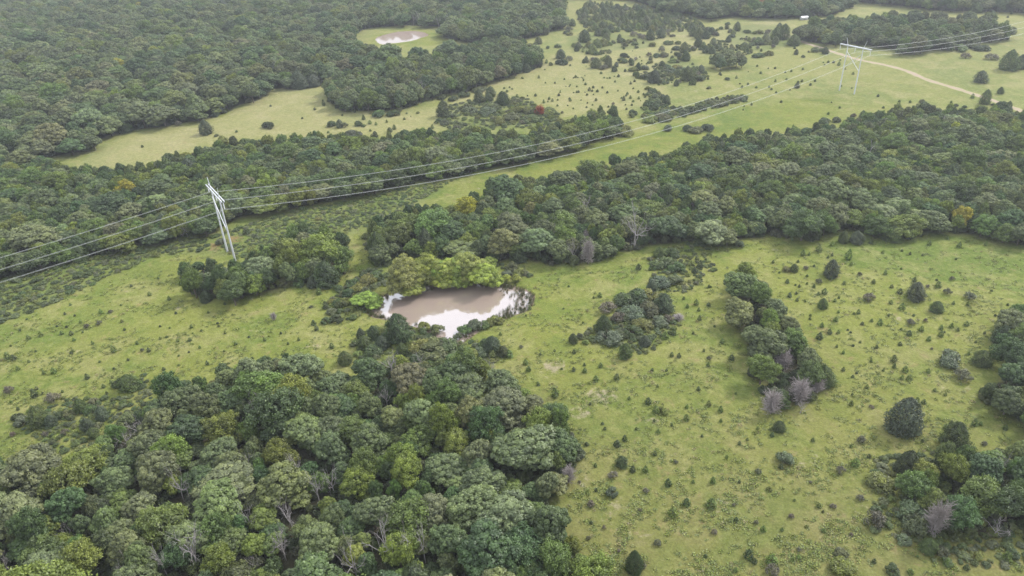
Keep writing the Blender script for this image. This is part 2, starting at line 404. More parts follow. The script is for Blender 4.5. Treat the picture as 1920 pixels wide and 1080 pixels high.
P_SCRUB_C = [(660, 680), (668, 640), (690, 615), (740, 605), (800, 625), (860, 640), (930, 640), (952, 668), (900, 690), (800, 690), (730, 700), (690, 690)]
P_UP1 = [(1062, 70), (1110, 60), (1150, 62), (1230, 72), (1228, 88), (1160, 95), (1080, 100), (1062, 84)]
P_UP2 = [(1140, 30), (1180, 18), (1280, 22), (1265, 48), (1210, 56), (1150, 50)]
P_UP3 = [(1360, 70), (1375, 50), (1420, 44), (1470, 52), (1490, 80), (1440, 98), (1380, 92)]
P_UP4 = [(1240, 120), (1250, 100), (1310, 112), (1310, 140), (1280, 142), (1245, 135)]
P_UP5 = [(1205, 225), (1215, 172), (1235, 170), (1250, 200), (1280, 205), (1340, 185), (1395, 178), (1400, 190), (1330, 205), (1250, 230)]
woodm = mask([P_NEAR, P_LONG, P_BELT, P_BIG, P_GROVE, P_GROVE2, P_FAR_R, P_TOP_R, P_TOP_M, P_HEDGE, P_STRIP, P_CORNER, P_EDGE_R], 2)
scrubm = mask([P_SCRUB_S, P_SCRUB_W, P_SCRUB_M, P_MOUND, P_SCRUB_C, P_UP1, P_UP2, P_UP3, P_UP4, P_UP5], 3)
BARE = [(700, 640, 50, 22), (480, 620, 60, 12), (160, 660, 70, 14), (1700, 560, 60, 16), (1450, 470, 60, 12), (1800, 720, 60, 24), (1280, 880, 60, 26), (900, 225, 60, 10), (1300, 170, 60, 10), (1150, 140, 60, 8), (1040, 690, 36, 22), (1130, 742, 44, 22), (1090, 775, 30, 12), (1222, 790, 26, 10), (1412, 770, 14, 5), (1272, 596, 16, 7), (585, 650, 22, 6), (335, 577, 18, 6), (234, 545, 12, 4), (405, 462, 16, 12), (440, 448, 22, 9), (280, 460, 14, 6), (1685, 598, 12, 5), (895, 352, 14, 4), (1075, 500, 18, 6), (1030, 970, 28, 60), (1100, 905, 34, 30), (1200, 1010, 60, 24), (1350, 950, 60, 26), (1045, 1015, 20, 30), (1500, 870, 60, 30), (1620, 950, 50, 30), (1160, 960, 70, 40), (1640, 905, 50, 18), (1330, 700, 30, 14), (1190, 700, 26, 14), (1240, 60, 60, 7)]
bare = np.zeros_like(X); red = np.zeros_like(X)
for i, (x, y, a, b) in enumerate(BARE):
    q = np.clip(1.25 - np.hypot((PIX[..., 0] - x) / a, (PIX[..., 1] - y) / b), 0, 1) * VIS
    if i in (19, 20, 21): red = np.maximum(red, q)
    else: bare = np.maximum(bare, q * (.45 if i < 10 else .9 if i < 25 else .55))
# grass drift: far meadows drier and painted paler for distance haze, the power-line corridor greener
P_LUSH = [(880, 380), (1000, 300), (1180, 262), (1400, 205), (1560, 180), (1560, 225), (1300, 262), (1150, 300), (1000, 335), (900, 400)]
P_LUSH2 = [(960, 540), (1010, 560), (1000, 620), (1060, 740), (1120, 700), (1060, 600), (1030, 540)]
P_DRY = [(480, 170), (620, 150), (640, 210), (820, 200), (900, 160), (1060, 90), (1240, 60), (1400, 40), (1500, 30), (1500, 70), (1280, 110), (1250, 200), (1060, 220), (980, 180), (820, 250), (600, 262), (430, 262), (250, 320), (120, 320), (220, 255), (420, 225)]
lush = mask([P_LUSH, P_LUSH2, POND2, [(690, 84), (700, 66), (760, 52), (830, 60), (836, 84), (770, 88)]], 6); dry = np.maximum(mask([P_DRY], 8), .62 * np.clip((330 - PIX[..., 1]) / 300, 0, 1) * VIS)
V = np.stack([X, Y, Z], -1).reshape(-1, 3)
ny, nx = X.shape; ii = np.arange(ny * nx).reshape(ny, nx)
F = np.stack([ii[:-1, :-1], ii[:-1, 1:], ii[1:, 1:], ii[1:, :-1]], -1).reshape(-1, 4)

def ground_material():
    m, t, o = mat('meadow_ground')
    pos = N(t, 'ShaderNodeNewGeometry').outputs['Position']
    A = lambda n: attr(t, n).outputs['Fac']
    n1 = noise(t, .018, 5, .6, pos, 0, .6); n2 = noise(t, .11, 5, .62, pos, 40, .4); n3 = noise(t, .62, 5, .65, pos, 90); n4 = noise(t, 2.3, 3, .6, pos, 140)
    lushc, strawc, midc = (0.094, 0.130, 0.025), (0.228, 0.212, 0.100), (0.144, 0.160, 0.035)
    f1 = mth(t, 'ADD', mth(t, 'MULTIPLY', n1, .55), mth(t, 'MULTIPLY', n2, .45))
    c = rgbmix(t, lushc, midc, ramp(t, f1, .38, .56))
    dry_hazef = mth(t, 'ADD', mth(t, 'MULTIPLY', ramp(t, n2, .44, .76), .5), mth(t, 'MULTIPLY', ramp(t, n3, .45, .80), .32))
    dry_hazef = mth(t, 'ADD', dry_hazef, mth(t, 'MULTIPLY', A('dry'), .6))
    dry_hazef = mth(t, 'SUBTRACT', dry_hazef, mth(t, 'MULTIPLY', A('lush'), .4), True)
    c = rgbmix(t, c, strawc, dry_hazef)
    c = rgbmix(t, c, (0.125, 0.112, 0.045), mth(t, 'MULTIPLY', A('rust'), mth(t, 'ADD', .18, mth(t, 'MULTIPLY', n2, .7))))  # olive-brown near grass, also painted darker for vignette and cloud shade
    # rusty bunch grass and bare earth
    n5 = noise(t, .32, 5, .7, pos, 300, .5)
    c = rgbmix(t, c, (0.22, 0.155, 0.085), mth(t, 'MULTIPLY', ramp(t, n5, .55, .74), .55))
    bf = ramp(t, mth(t, 'ADD', A('bare'), mth(t, 'MULTIPLY', mth(t, 'SUBTRACT', n3, .5), 2.2)), .48, .95)
    c = rgbmix(t, c, (0.25, 0.205, 0.150), mth(t, 'MULTIPLY', bf, .65))
    rf = ramp(t, mth(t, 'ADD', A('red'), mth(t, 'MULTIPLY', mth(t, 'SUBTRACT', n3, .5), 1.8)), .4, .8)
    c = rgbmix(t, c, (0.24, 0.105, 0.065), mth(t, 'MULTIPLY', rf, .8))
    sf = ramp(t, mth(t, 'ADD', A('scrub'), mth(t, 'MULTIPLY', mth(t, 'SUBTRACT', n3, .5), 1.0)), .25, .85)
    c = rgbmix(t, c, (0.085, 0.115, 0.035), mth(t, 'MULTIPLY', sf, .5))
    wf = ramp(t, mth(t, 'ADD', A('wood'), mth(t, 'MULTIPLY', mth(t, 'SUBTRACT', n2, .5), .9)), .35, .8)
    c = rgbmix(t, c, rgbmix(t, (0.025, 0.030, 0.014), (0.055, 0.045, 0.028), n3), wf)  # leaf litter, its colour darkened to carry deep shade under the trees
    mf = ramp(t, mth(t, 'ADD', A('mud'), mth(t, 'MULTIPLY', mth(t, 'SUBTRACT', n3, .5), .9)), .45, .8)
    c = rgbmix(t, c, (0.20, 0.15, 0.12), mf)
    # single tufts
    tf = mth(t, 'ADD', mth(t, 'MULTIPLY', ramp(t, n4, .32, .68), .30), .82)
    tf = mth(t, 'MULTIPLY', tf, mth(t, 'ADD', mth(t, 'MULTIPLY', ramp(t, n3, .3, .7), .2), .9))
    cc = N(t, 'ShaderNodeCombineXYZ')
    for i in range(3): t.links.new(tf, cc.inputs[i])
    c = rgbmix(t, c, cc.outputs[0], 1.0, 'MULTIPLY')
    p = N(t, 'ShaderNodeBsdfPrincipled'); p.inputs['Roughness'].default_value = .95; p.inputs['Specular IOR Level'].default_value = .1
    t.links.new(c, p.inputs['Base Color'])
    b = N(t, 'ShaderNodeBump'); b.inputs['Distance'].default_value = .5; b.inputs['Strength'].default_value = .35
    t.links.new(mth(t, 'ADD', mth(t, 'MULTIPLY', n3, .8), mth(t, 'MULTIPLY', n4, .45)), b.inputs['Height'])
    t.links.new(b.outputs[0], p.inputs['Normal'])
    t.links.new(p.outputs[0], o.inputs['Surface']); return m
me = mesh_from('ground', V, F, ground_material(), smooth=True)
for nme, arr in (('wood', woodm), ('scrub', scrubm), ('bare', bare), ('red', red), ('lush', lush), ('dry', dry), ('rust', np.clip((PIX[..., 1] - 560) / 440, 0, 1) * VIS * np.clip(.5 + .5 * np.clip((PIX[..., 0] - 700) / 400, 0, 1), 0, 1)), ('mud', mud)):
    a = me.attributes.new(nme, 'FLOAT', 'POINT'); a.data.foreach_set('value', arr.ravel().astype(np.float32))
tag(link('ground', me), 'rough green and straw coloured pasture covering the whole land', None, None, 'structure')

def water_material():
    m, t, o = mat('muddy_water')
    pos = N(t, 'ShaderNodeNewGeometry').outputs['Position']
    p = N(t, 'ShaderNodeBsdfPrincipled')
    t.links.new(rgbmix(t, (0.30, 0.235, 0.20), (0.35, 0.275, 0.235), noise(t, .12, 3, .5, pos)), p.inputs['Base Color'])
    p.inputs['Roughness'].default_value = .06; p.inputs['IOR'].default_value = 2.6
    p.inputs['Specular IOR Level'].default_value = 1.0
    b = N(t, 'ShaderNodeBump'); b.inputs['Distance'].default_value = .02; b.inputs['Strength'].default_value = .35
    t.links.new(noise(t, .9, 3, .5, pos), b.inputs['Height']); t.links.new(b.outputs[0], p.inputs['Normal'])
    t.links.new(p.outputs[0], o.inputs['Surface']); return m
M_WATER = water_material()
def fan(P, z):
    c = P.mean(0); n = len(P); V = np.vstack([P, c]); V[:, 2] = z
    return V, np.array([[i, (i + 1) % n, n] for i in range(n)])
for nm, pg, lab, z in (('pond_water', pond_g[0], 'brown muddy pond reflecting white sky below the yellow-green willows', -.22), ('pond_water', pond_g[1], 'small far pond with bright glints in a clearing of the forest', -.2), ('puddle_water', pond_g[2], 'tiny pool glinting between the trees behind the willows', -.2)):
    e = pg + unit(pg - pg.mean(0)) * (1.4 if nm == 'pond_water' else .4)
    Vw, Fw = fan(e, z); tag(link(nm, mesh_from(nm, Vw, Fw, M_WATER)), lab, None, None, 'structure')

# dirt road
def road_material():
    m, t, o = mat('dirt_track')
    pos = N(t, 'ShaderNodeNewGeometry').outputs['Position']
    u = attr(t, 'across').outputs['Fac']
    n = noise(t, .5, 5, .65, pos); n2 = noise(t, .16, 4, .6, pos, 22)
    c = rgbmix(t, (0.26, 0.205, 0.155), (0.34, 0.27, 0.21), n)
    e = mth(t, 'ADD', mth(t, 'ABSOLUTE', u), mth(t, 'MULTIPLY', mth(t, 'SUBTRACT', n, .5), 1.1))
    c = rgbmix(t, c, (0.21, 0.23, 0.075), ramp(t, e, .55, .95))
    mid = mth(t, 'MULTIPLY', ramp(t, mth(t, 'ABSOLUTE', u), .3, .0), ramp(t, n2, .42, .6))
    c = rgbmix(t, c, (0.24, 0.24, 0.10), mth(t, 'MULTIPLY', mid, .7))
    p = N(t, 'ShaderNodeBsdfPrincipled'); p.inputs['Roughness'].default_value = .95; p.inputs['Specular IOR Level'].default_value = .1
    t.links.new(c, p.inputs['Base Color']); t.links.new(p.outputs[0], o.inputs['Surface']); return m
M_ROAD = road_material()
def ribbon(name, pix, width, label):
    C = gpoly(pix)[:, :2]
    pts = []
    for i in range(len(C) - 1):
        p0, p1, p2, p3 = C[max(i - 1, 0)], C[i], C[i + 1], C[min(i + 2, len(C) - 1)]
        for k in range(8):
            q = k / 8; pts.append(.5 * ((2 * p1) + (-p0 + p2) * q + (2 * p0 - 5 * p1 + 4 * p2 - p3) * q * q + (-p0 + 3 * p1 - 3 * p2 + p3) * q ** 3))
    pts = np.array(pts + [C[-1]]); T = unit(np.gradient(pts, axis=0)); Nn = np.stack([-T[:, 1], T[:, 0]], 1)
    us = np.linspace(-1, 1, 9); Vr = []; A = []
    for i, p in enumerate(pts):
        w = width * (1 + .15 * math.sin(i * .9) + .1 * math.sin(i * 2.3))
        for u in us: q = p + Nn[i] * u * w / 2; Vr.append((q[0], q[1], .012)); A.append(u)
    n = len(us); Fr = [[i * n + j, i * n + j + 1, (i + 1) * n + j + 1, (i + 1) * n + j] for i in range(len(pts) - 1) for j in range(n - 1)]
    me = mesh_from(name, Vr, Fr, M_ROAD); a = me.attributes.new('across', 'FLOAT', 'POINT'); a.data.foreach_set('value', np.array(A, np.float32))
    return tag(link(name, me), label, None, None, 'structure')
ribbon('dirt_road', [(1470, 64), (1500, 77), (1540, 90), (1580, 103), (1620, 114), (1660, 122), (1700, 133), (1740, 150), (1790, 165), (1830, 178), (1860, 188), (1890, 198), (1930, 214), (1990, 238)], 4.3, 'pale dirt road crossing the far meadow beyond the far pylon')

# ------------------------------------------------------------------ plants: prototypes (meshes shared by all copies)
def mk(name, VFv, m=M_LEAF): return mesh_from(name, VFv[0], VFv[1], m, VFv[2])
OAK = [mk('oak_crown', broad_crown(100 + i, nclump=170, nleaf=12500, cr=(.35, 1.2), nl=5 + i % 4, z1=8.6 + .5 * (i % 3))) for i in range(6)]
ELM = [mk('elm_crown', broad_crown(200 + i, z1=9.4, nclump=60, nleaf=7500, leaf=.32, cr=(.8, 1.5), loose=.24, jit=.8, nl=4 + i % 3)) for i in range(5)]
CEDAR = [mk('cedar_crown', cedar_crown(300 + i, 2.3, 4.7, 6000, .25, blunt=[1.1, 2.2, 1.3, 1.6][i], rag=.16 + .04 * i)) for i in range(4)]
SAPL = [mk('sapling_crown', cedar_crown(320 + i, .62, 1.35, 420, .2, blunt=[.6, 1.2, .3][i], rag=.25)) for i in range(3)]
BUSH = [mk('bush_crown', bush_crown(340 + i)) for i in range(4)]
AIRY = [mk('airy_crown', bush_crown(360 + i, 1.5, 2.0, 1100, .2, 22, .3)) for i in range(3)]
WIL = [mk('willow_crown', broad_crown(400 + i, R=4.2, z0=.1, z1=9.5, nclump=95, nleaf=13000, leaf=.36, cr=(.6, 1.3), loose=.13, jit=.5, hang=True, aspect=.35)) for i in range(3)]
TRUNK = [mesh_from('trunk', *live_trunk(500 + i), M_BARK) for i in range(4)]
CTRUNK = mesh_from('trunk', *tube([np.array([0, 0, -.2]), np.array([0, 0, 2.5]), np.array([0, 0, 4.8])], [.17, .1, .03], 6), M_BARK)
STEM = mesh_from('stem', *merge([tube([np.array([0, 0, -.1]), np.array([math.cos(a) * .4, math.sin(a) * .4, .8]), np.array([math.cos(a) * .9, math.sin(a) * .9, 1.5])], [.06, .04, .015], 4) for a in (0, 1.2, 2.5, 3.7, 5)]), M_BARK)

OAKP = [('grey-green', (.102, .130, .056)), ('dull-green', (.076, .110, .043)), ('dark-green', (.055, .090, .036)), ('olive', (.115, .142, .050)), ('pale-sage', (.128, .158, .074)), ('brownish-green', (.112, .122, .064))]
OAKW = [.34, .22, .12, .12, .17, .03]
ELMP = [('yellow-green', (.132, .168, .034)), ('mid-green', (.086, .135, .036)), ('bright-green', (.102, .146, .036)), ('deep-green', (.058, .098, .034)), ('golden', (.25, .245, .028)), ('rusty', (.25, .13, .06))]
ELMW = [.26, .30, .24, .196, .004, 0]
CEDP = [('dark-green', (.042, .066, .020)), ('green', (.062, .094, .022)), ('grey-green', (.062, .084, .046)), ('olive', (.066, .088, .026))]
BUSP = [('green', (.082, .122, .042)), ('dark-green', (.055, .082, .028)), ('grey-green', (.096, .126, .070)), ('yellow-green', (.15, .17, .04)), ('olive', (.115, .130, .058))]
def pick(pal, w=None, bias=None):
    n, c = pal[int(rng.choice(len(pal), p=w))] if bias is None else pal[bias]
    k = rng.normal(1, .10); c = tuple(max(.01, x * k * rng.normal(1, .05)) for x in c); return n, c

crown_src = {'oak': OAK, 'elm': ELM, 'cedar': CEDAR, 'bush': BUSH, 'airy': AIRY, 'willow': WIL, 'sapling': SAPL}
def plant(name, kind, cat, P, sx, sz, rot, tint, label, group, var=None, trunk=True):
    var = int(rng.integers(len(crown_src[kind]))) if var is None else var % len(crown_src[kind])
    me = crown_src[kind][var]
    if not trunk:
        o = link(name, me); o.location = P; o.scale = (sx, sx, sz); o.rotation_euler = (0, 0, rot); o['tint'] = list(tint)
        return tag(o, label, cat, group)
    e = link(name, None); e.location = P; e.scale = (sx, sx, sz); e.rotation_euler = (0, 0, rot); tag(e, label, cat, group)
    e.scale = (sx * (q_ := rng.uniform(.86, 1.16)), sx / q_, sz)
    c = link('crown', me, e); c['tint'] = list(tint)
    if kind in ('oak', 'elm', 'willow'): link('trunk', TRUNK[var % 4], e)
    elif kind == 'cedar': link('trunk', CTRUNK, e)
    elif kind in ('bush', 'airy'): link('stem', STEM, e)
    return e

# ------------------------------------------------------------------ woods
# name of the stand, outline, crown diameter range, height factor, share of oak/elm/cedar, words
# heroes: single crowns one can pick out: (x, y of crown middle, crown width px, kind, tone index)
stands = [
    ('near wood', P_NEAR, (6.0, 12.5), .90, (.62, .33, .05), 'trees of the near wood'),
    ('long wood', P_LONG, (6.5, 12.0), .76, (.52, .38, .10), 'trees of the long wood beyond the pond'),
    ('tree belt', P_BELT, (6.5, 11.5), .72, (.50, .42, .08), 'trees of the belt behind the power line'),
    ('hedge clump', P_HEDGE, (5, 7.5), .85, (.22, .68, .10), 'trees of the clump beside the near pylon'),
    ('strip copse', P_STRIP, (5, 8), .75, (.45, .30, .25), 'trees of the narrow copse in the pasture'),
    ('corner copse', P_CORNER, (5.5, 9), .80, (.25, .55, .20), 'trees of the corner copse'),
    ('edge copse', P_EDGE_R, (5.0, 8.5), .75, (.45, .30, .25), 'trees of the edge copse'),
    ('middle grove', P_GROVE, (7, 11), 1.0, (.8, .15, .05), 'trees of the middle grove'),
    ('pond grove', P_GROVE2, (8, 12), 1.0, (.8, .15, .05), 'trees of the grove beside the far pond'),
    ('big forest', P_BIG, (7.5, 16), 1.0, (.8, .16, .04), 'trees of the big forest'),
    ('far grove', P_FAR_R, (7, 11.5), 1.0, (.8, .16, .04), 'trees of the far grove behind the far pylon'),
    ('far wood', P_TOP_R, (8, 12), 1.1, (.8, .15, .05), 'trees of the far wood'),
    ('far woodland', P_TOP_M, (8, 12), 1.0, (.75, .15, .10), 'trees of the far woodland'),
]
DEAD = [  # x, y (foot), w, h in photo px, kind, lift: D dead branches, T twiggy dead cedar
    (477, 790, 56, 56, 'D'), (247, 850, 40, 40, 'D'), (268, 820, 34, 40, 'D'), (403, 842, 14, 20, 'D'), (470, 885, 40, 34, 'D'), (560, 900, 44, 52, 'D'), (600, 945, 36, 54, 'D'), (628, 930, 28, 54, 'D'), (275, 925, 28, 34, 'D'), (346, 940, 44, 52, 'D'), (455, 952, 30, 50, 'D'), (474, 1000, 34, 52, 'D'), (537, 1050, 40, 54, 'D'), (556, 1005, 40, 60, 'D'), (534, 1040, 34, 44, 'D'), (316, 1085, 38, 76, 'D'), (372, 1065, 72, 70, 'D'), (245, 1090, 48, 54, 'D'), (133, 1015, 28, 32, 'D'), (22, 1075, 28, 36, 'D'), (478, 1070, 36, 24, 'D'),
    (862, 870, 26, 34, 'D'), (722, 1060, 84, 84, 'D'), (798, 1055, 34, 56, 'D'), (672, 1090, 54, 70, 'D'), (727, 765, 24, 44, 'D'), (735, 708, 50, 38, 'D'), (917, 715, 36, 40, 'D'), (790, 690, 24, 26, 'D'),
    (1189, 465, 62, 66, 'D'), (1074, 492, 24, 50, 'D'), (1100, 406, 36, 34, 'D'), (1222, 395, 36, 34, 'D'), (1330, 402, 24, 26, 'D'), (1626, 305, 46, 30, 'D'), (1765, 243, 40, 26, 'D'), (1500, 345, 20, 18, 'D'),
    (717, 188, 20, 26, 'D'), (793, 186, 38, 30, 'D'), (352, 445, 24, 34, 'D'), (1500, 775, 26, 26, 'D'), (1875, 900, 34, 48, 'D'), (1862, 1005, 50, 36, 'D'), (1190, 118, 14, 12, 'D'), (1500, 12, 10, 14, 'D'),
    (815, 30, 10, 24, 'D'), (840, 55, 12, 26, 'D'), (822, 54, 10, 26, 'D'), (788, 50, 12, 26, 'D'), (775, 48, 10, 22, 'D'), (1830, 82, 14, 18, 'D'), (1790, 82, 14, 20, 'D'),
    (1445, 775, 42, 52, 'T'), (1497, 755, 44, 54, 'T'), (1466, 690, 40, 42, 'T'), (1745, 1000, 46, 90, 'T'), (1066, 905, 30, 36, 'T'), (1102, 495, 28, 60, 'T'), (1096, 460, 20, 34, 'T'), (822, 450, 20, 34, 'T'), (1565, 420, 24, 24, 'T'), (1858, 435, 26, 28, 'T'), (1298, 400, 26, 24, 'T'), (1836, 410, 20, 22, 'T'), (173, 148, 22, 18, 'T'), (748, 318, 28, 32, 'T'), (1272, 600, 24, 12, 'T'), (514, 600, 14, 18, 'T'), (1486, 432, 20, 20, 'T'), (1530, 735, 30, 30, 'T'),
    (1012, 215, 20, 22, 'R'),
]
HERO = [  # crown middle x, y, width px, kind, tone
    (530, 915, 92, 'oak', 3), (945, 965, 104, 'oak', 4), (985, 850, 120, 'oak', 0), (900, 905, 80, 'oak', 0), (415, 805, 76, 'elm', 0), (128, 905, 92, 'elm', 0), (58, 880, 104, 'oak', 0), (345, 745, 66, 'oak', 1), (215, 900, 62, 'oak', 4), (302, 985, 90, 'elm', 2), (262, 950, 62, 'oak', 4), (408, 945, 92, 'oak', 3), (150, 1045, 84, 'elm', 0), (856, 838, 56, 'elm', 0), (760, 885, 64, 'elm', 0), (670, 905, 60, 'elm', 0), (945, 760, 84, 'oak', 5), (690, 830, 70, 'oak', 0), (560, 690, 78, 'oak', 4), (620, 840, 66, 'oak', 1), (835, 735, 60, 'elm', 1), (1050, 830, 66, 'oak', 1), (1040, 1050, 74, 'elm', 1), (30, 960, 90, 'oak', 4), (520, 850, 60, 'elm', 0), (600, 1010, 80, 'oak', 3), (700, 960, 70, 'oak', 0), (840, 1010, 76, 'oak', 1), (410, 1050, 66, 'elm', 0),
    (818, 425, 92, 'elm', 1), (872, 388, 46, 'elm', 4), (750, 440, 50, 'elm', 2), (955, 425, 66, 'oak', 0), (1012, 455, 66, 'oak', 4), (1046, 465, 44, 'oak', 0), (955, 360, 74, 'oak', 2), (1170, 400, 56, 'oak', 0), (1250, 425, 62, 'oak', 2), (1385, 300, 54, 'oak', 4), (1238, 318, 26, 'elm', 4), (1713, 262, 18, 'elm', 4), (1885, 320, 46, 'elm', 0), (1480, 320, 50, 'oak', 4), (1450, 360, 54, 'elm', 1), (1620, 380, 46, 'oak', 4), (1600, 440, 0, 'oak', 0),
    (600, 474, 92, 'elm', 0), (640, 482, 50, 'elm', 2), (545, 474, 62, 'elm', 0), (505, 478, 44, 'elm', 2), (380, 528, 62, 'bush', 1), (425, 520, 50, 'bush', 2), (435, 545, 50, 'elm', 3), (490, 500, 60, 'oak', 4), (470, 520, 40, 'bush', 3),
    (60, 450, 90, 'oak', 4), (210, 385, 60, 'oak', 2), (240, 400, 50, 'oak', 4), (85, 375, 52, 'oak', 0), (500, 345, 44, 'elm', 0), (475, 330, 44, 'elm', 2),
    (150, 212, 70, 'oak', 2), (255, 180, 50, 'elm', 1), (355, 175, 50, 'oak', 4), (1435, 6, 24, 'elm', 5), (144, 250, 26, 'oak', 4), (560, 155, 32, 'cedar', 2), (587, 152, 24, 'cedar', 2),
    (1436, 640, 72, 'oak', 0), (1385, 580, 60, 'oak', 3), (1392, 530, 58, 'oak', 3), (1455, 578, 40, 'oak', 4), (1490, 640, 50, 'elm', 1), (1520, 700, 56, 'elm', 1), (1430, 690, 60, 'elm', 2), (1545, 700, 40, 'cedar', 1), (1425, 550, 50, 'elm', 1),
    (1905, 600, 60, 'oak', 4), (1885, 625, 36, 'cedar', 0), (1900, 660, 60, 'elm', 3), (1890, 740, 70, 'bush', 0), (1910, 700, 60, 'oak', 2),
    (1790, 880, 60, 'elm', 0), (1840, 930, 84, 'elm', 1), (1900, 940, 80, 'elm', 3), (1800, 960, 76, 'elm', 3), (1710, 960, 60, 'bush', 2), (1850, 880, 60, 'oak', 2),
    (710, 475, 38, 'oak', 4), (798, 465, 26, 'oak', 4), (1345, 110, 28, 'oak', 0), (1362, 103, 32, 'oak', 0), (1382, 109, 27, 'oak', 4), (1372, 115, 22, 'oak', 0), (1352, 117, 22, 'oak', 1), (1392, 116, 18, 'oak', 0),
]
WILLOWS = [(760, 512, 62, 88), (806, 503, 56, 78), (842, 508, 50, 66), (878, 500, 56, 78), (908, 513, 56, 62), (783, 514, 50, 72), (824, 508, 50, 66), (860, 504, 50, 68), (892, 510, 44, 60), (918, 486, 22, 34), (690, 556, 46, 40), (772, 535, 40, 50), (950, 520, 16, 24), (968, 520, 16, 24)]
tree_list = []     # dict(kind, P, D, hz, tone, tint, stand, group)
taken = []         # ground positions of hand-placed things: x, y, radius
def add_tree(kind, P, D, hz, tone, tint, stand, group):
    tree_list.append(dict(kind=kind, P=(float(P[0]), float(P[1]), 0.0), D=float(D), hz=hz, tone=tone, tint=tint, stand=stand, group=group))
def stand_at(x, y):
    for nm, poly, *_r, grp in stands:
        if inpoly(np.array([x, y]), poly): return nm, grp, _r[1]
    return None
for (x, y, w, kind, ti) in HERO:
    if w < 5: continue
    zc = {'oak': 5.2, 'elm': 5.2, 'cedar': 3, 'bush': 1.6}[kind]
    P = ground(x, y, zc); D = w / float(pxm(P))
    if kind in ('oak', 'elm'):
        P = ground(x, y, 5.2 * min(1, D / 8)); D = w / float(pxm(P))
    sa = stand_at(x, y)
    pal = {'oak': OAKP, 'elm': ELMP, 'cedar': CEDP, 'bush': BUSP}[kind]
    nm, c = pick(pal, bias=ti)
    add_tree(kind, P, D, min(1.05, max(.5, .85 * (D / 9) ** .5)), nm, c, sa[0] if sa else 'open pasture', sa[1] if sa else 'lone trees of the pasture')
    taken.append((P[0], P[1], D * .5))
for (x, y, w, h) in WILLOWS:
    P = ground(x, y + h * .45); taken.append((P[0], P[1], w / float(pxm(P)) * .4))
for (x, y, w, h, k) in DEAD:
    P = ground(x, y); taken.append((P[0], P[1], w / float(pxm(P)) * .2))
    if y > 640:                                    # the gap in front of it that lets one see it
        Q = ground(x, y + h * .3); taken.append((Q[0], Q[1], w / float(pxm(Q)) * .16))
def scatter(poly, rmin, rmax, z_lo, z_hi, over=.29, pad=0, cellmax=None, g=rng, ntry=200000, dens=1.0):
    G = gpoly([(x, max(y, -60)) for x, y in poly]); lo = G.min(0)[:2] - 12; hi = G.max(0)[:2] + 25
    area = (hi[0] - lo[0]) * (hi[1] - lo[1]); n = int(min(ntry, area / (rmin + rmax) ** 2 * 70))
    C = np.stack([g.uniform(lo[0], hi[0], n), g.uniform(lo[1], hi[1], n)], 1)
    ok = inpoly(proj(np.c_[C, np.full(n, z_lo)]), poly) & inpoly(proj(np.c_[C, np.full(n, z_hi)]), [(x, y - (0 if y > 400 else 0)) for x, y in poly])
    C = C[ok]; D = g.uniform(rmin, rmax, len(C)) ; D = np.where(g.uniform(0, 1, len(C)) < .25, D * .75, D)
    cell = rmax; grid = {}; out = []
    for (x, y), d in zip(C, D):
        i, j = int(x // cell), int(y // cell); bad = False
        for a in (-1, 0, 1):
            for b in (-1, 0, 1):
                for (px, py, pd) in grid.get((i + a, j + b), ()):
                    if (px - x) ** 2 + (py - y) ** 2 < (over * (d + pd)) ** 2: bad = True; break
                if bad: break
            if bad: break
        if bad: continue
        if g.uniform() > dens: continue
        grid.setdefault((i, j), []).append((x, y, d)); out.append((x, y, d))
    return out
TK = np.array(taken)
def free(x, y, d, f=.30):
    return not ((TK[:, 0] - x) ** 2 + (TK[:, 1] - y) ** 2 < (TK[:, 2] * .75 + d * f) ** 2).any()
PONDSD = lambda x, y: min(signed_dist(np.array([x]), np.array([y]), pond_g[0][::3])[0], signed_dist(np.array([x]), np.array([y]), pond_g[1][::3])[0])
for (nm, poly, (d0, d1), hz, mixw, grp) in stands:
    for (x, y, d) in scatter(poly, d0, d1, 1.0, 4.6 if nm in ('long wood', 'tree belt', 'far grove', 'middle grove') else 2.0):
        if not free(x, y, d): continue
        k = ['oak', 'elm', 'cedar'][int(rng.choice(3, p=mixw))]
        if k == 'cedar': d *= .7
        tn, c = pick({'oak': OAKP, 'elm': ELMP, 'cedar': CEDP}[k], {'oak': OAKW, 'elm': ELMW, 'cedar': [.4, .3, .2, .1]}[k])
        add_tree(k, (x, y), d, hz * rng.uniform(.70, 1.25) * (d / (.5 * (d0 + d1))) ** .4, tn, c, nm, grp)
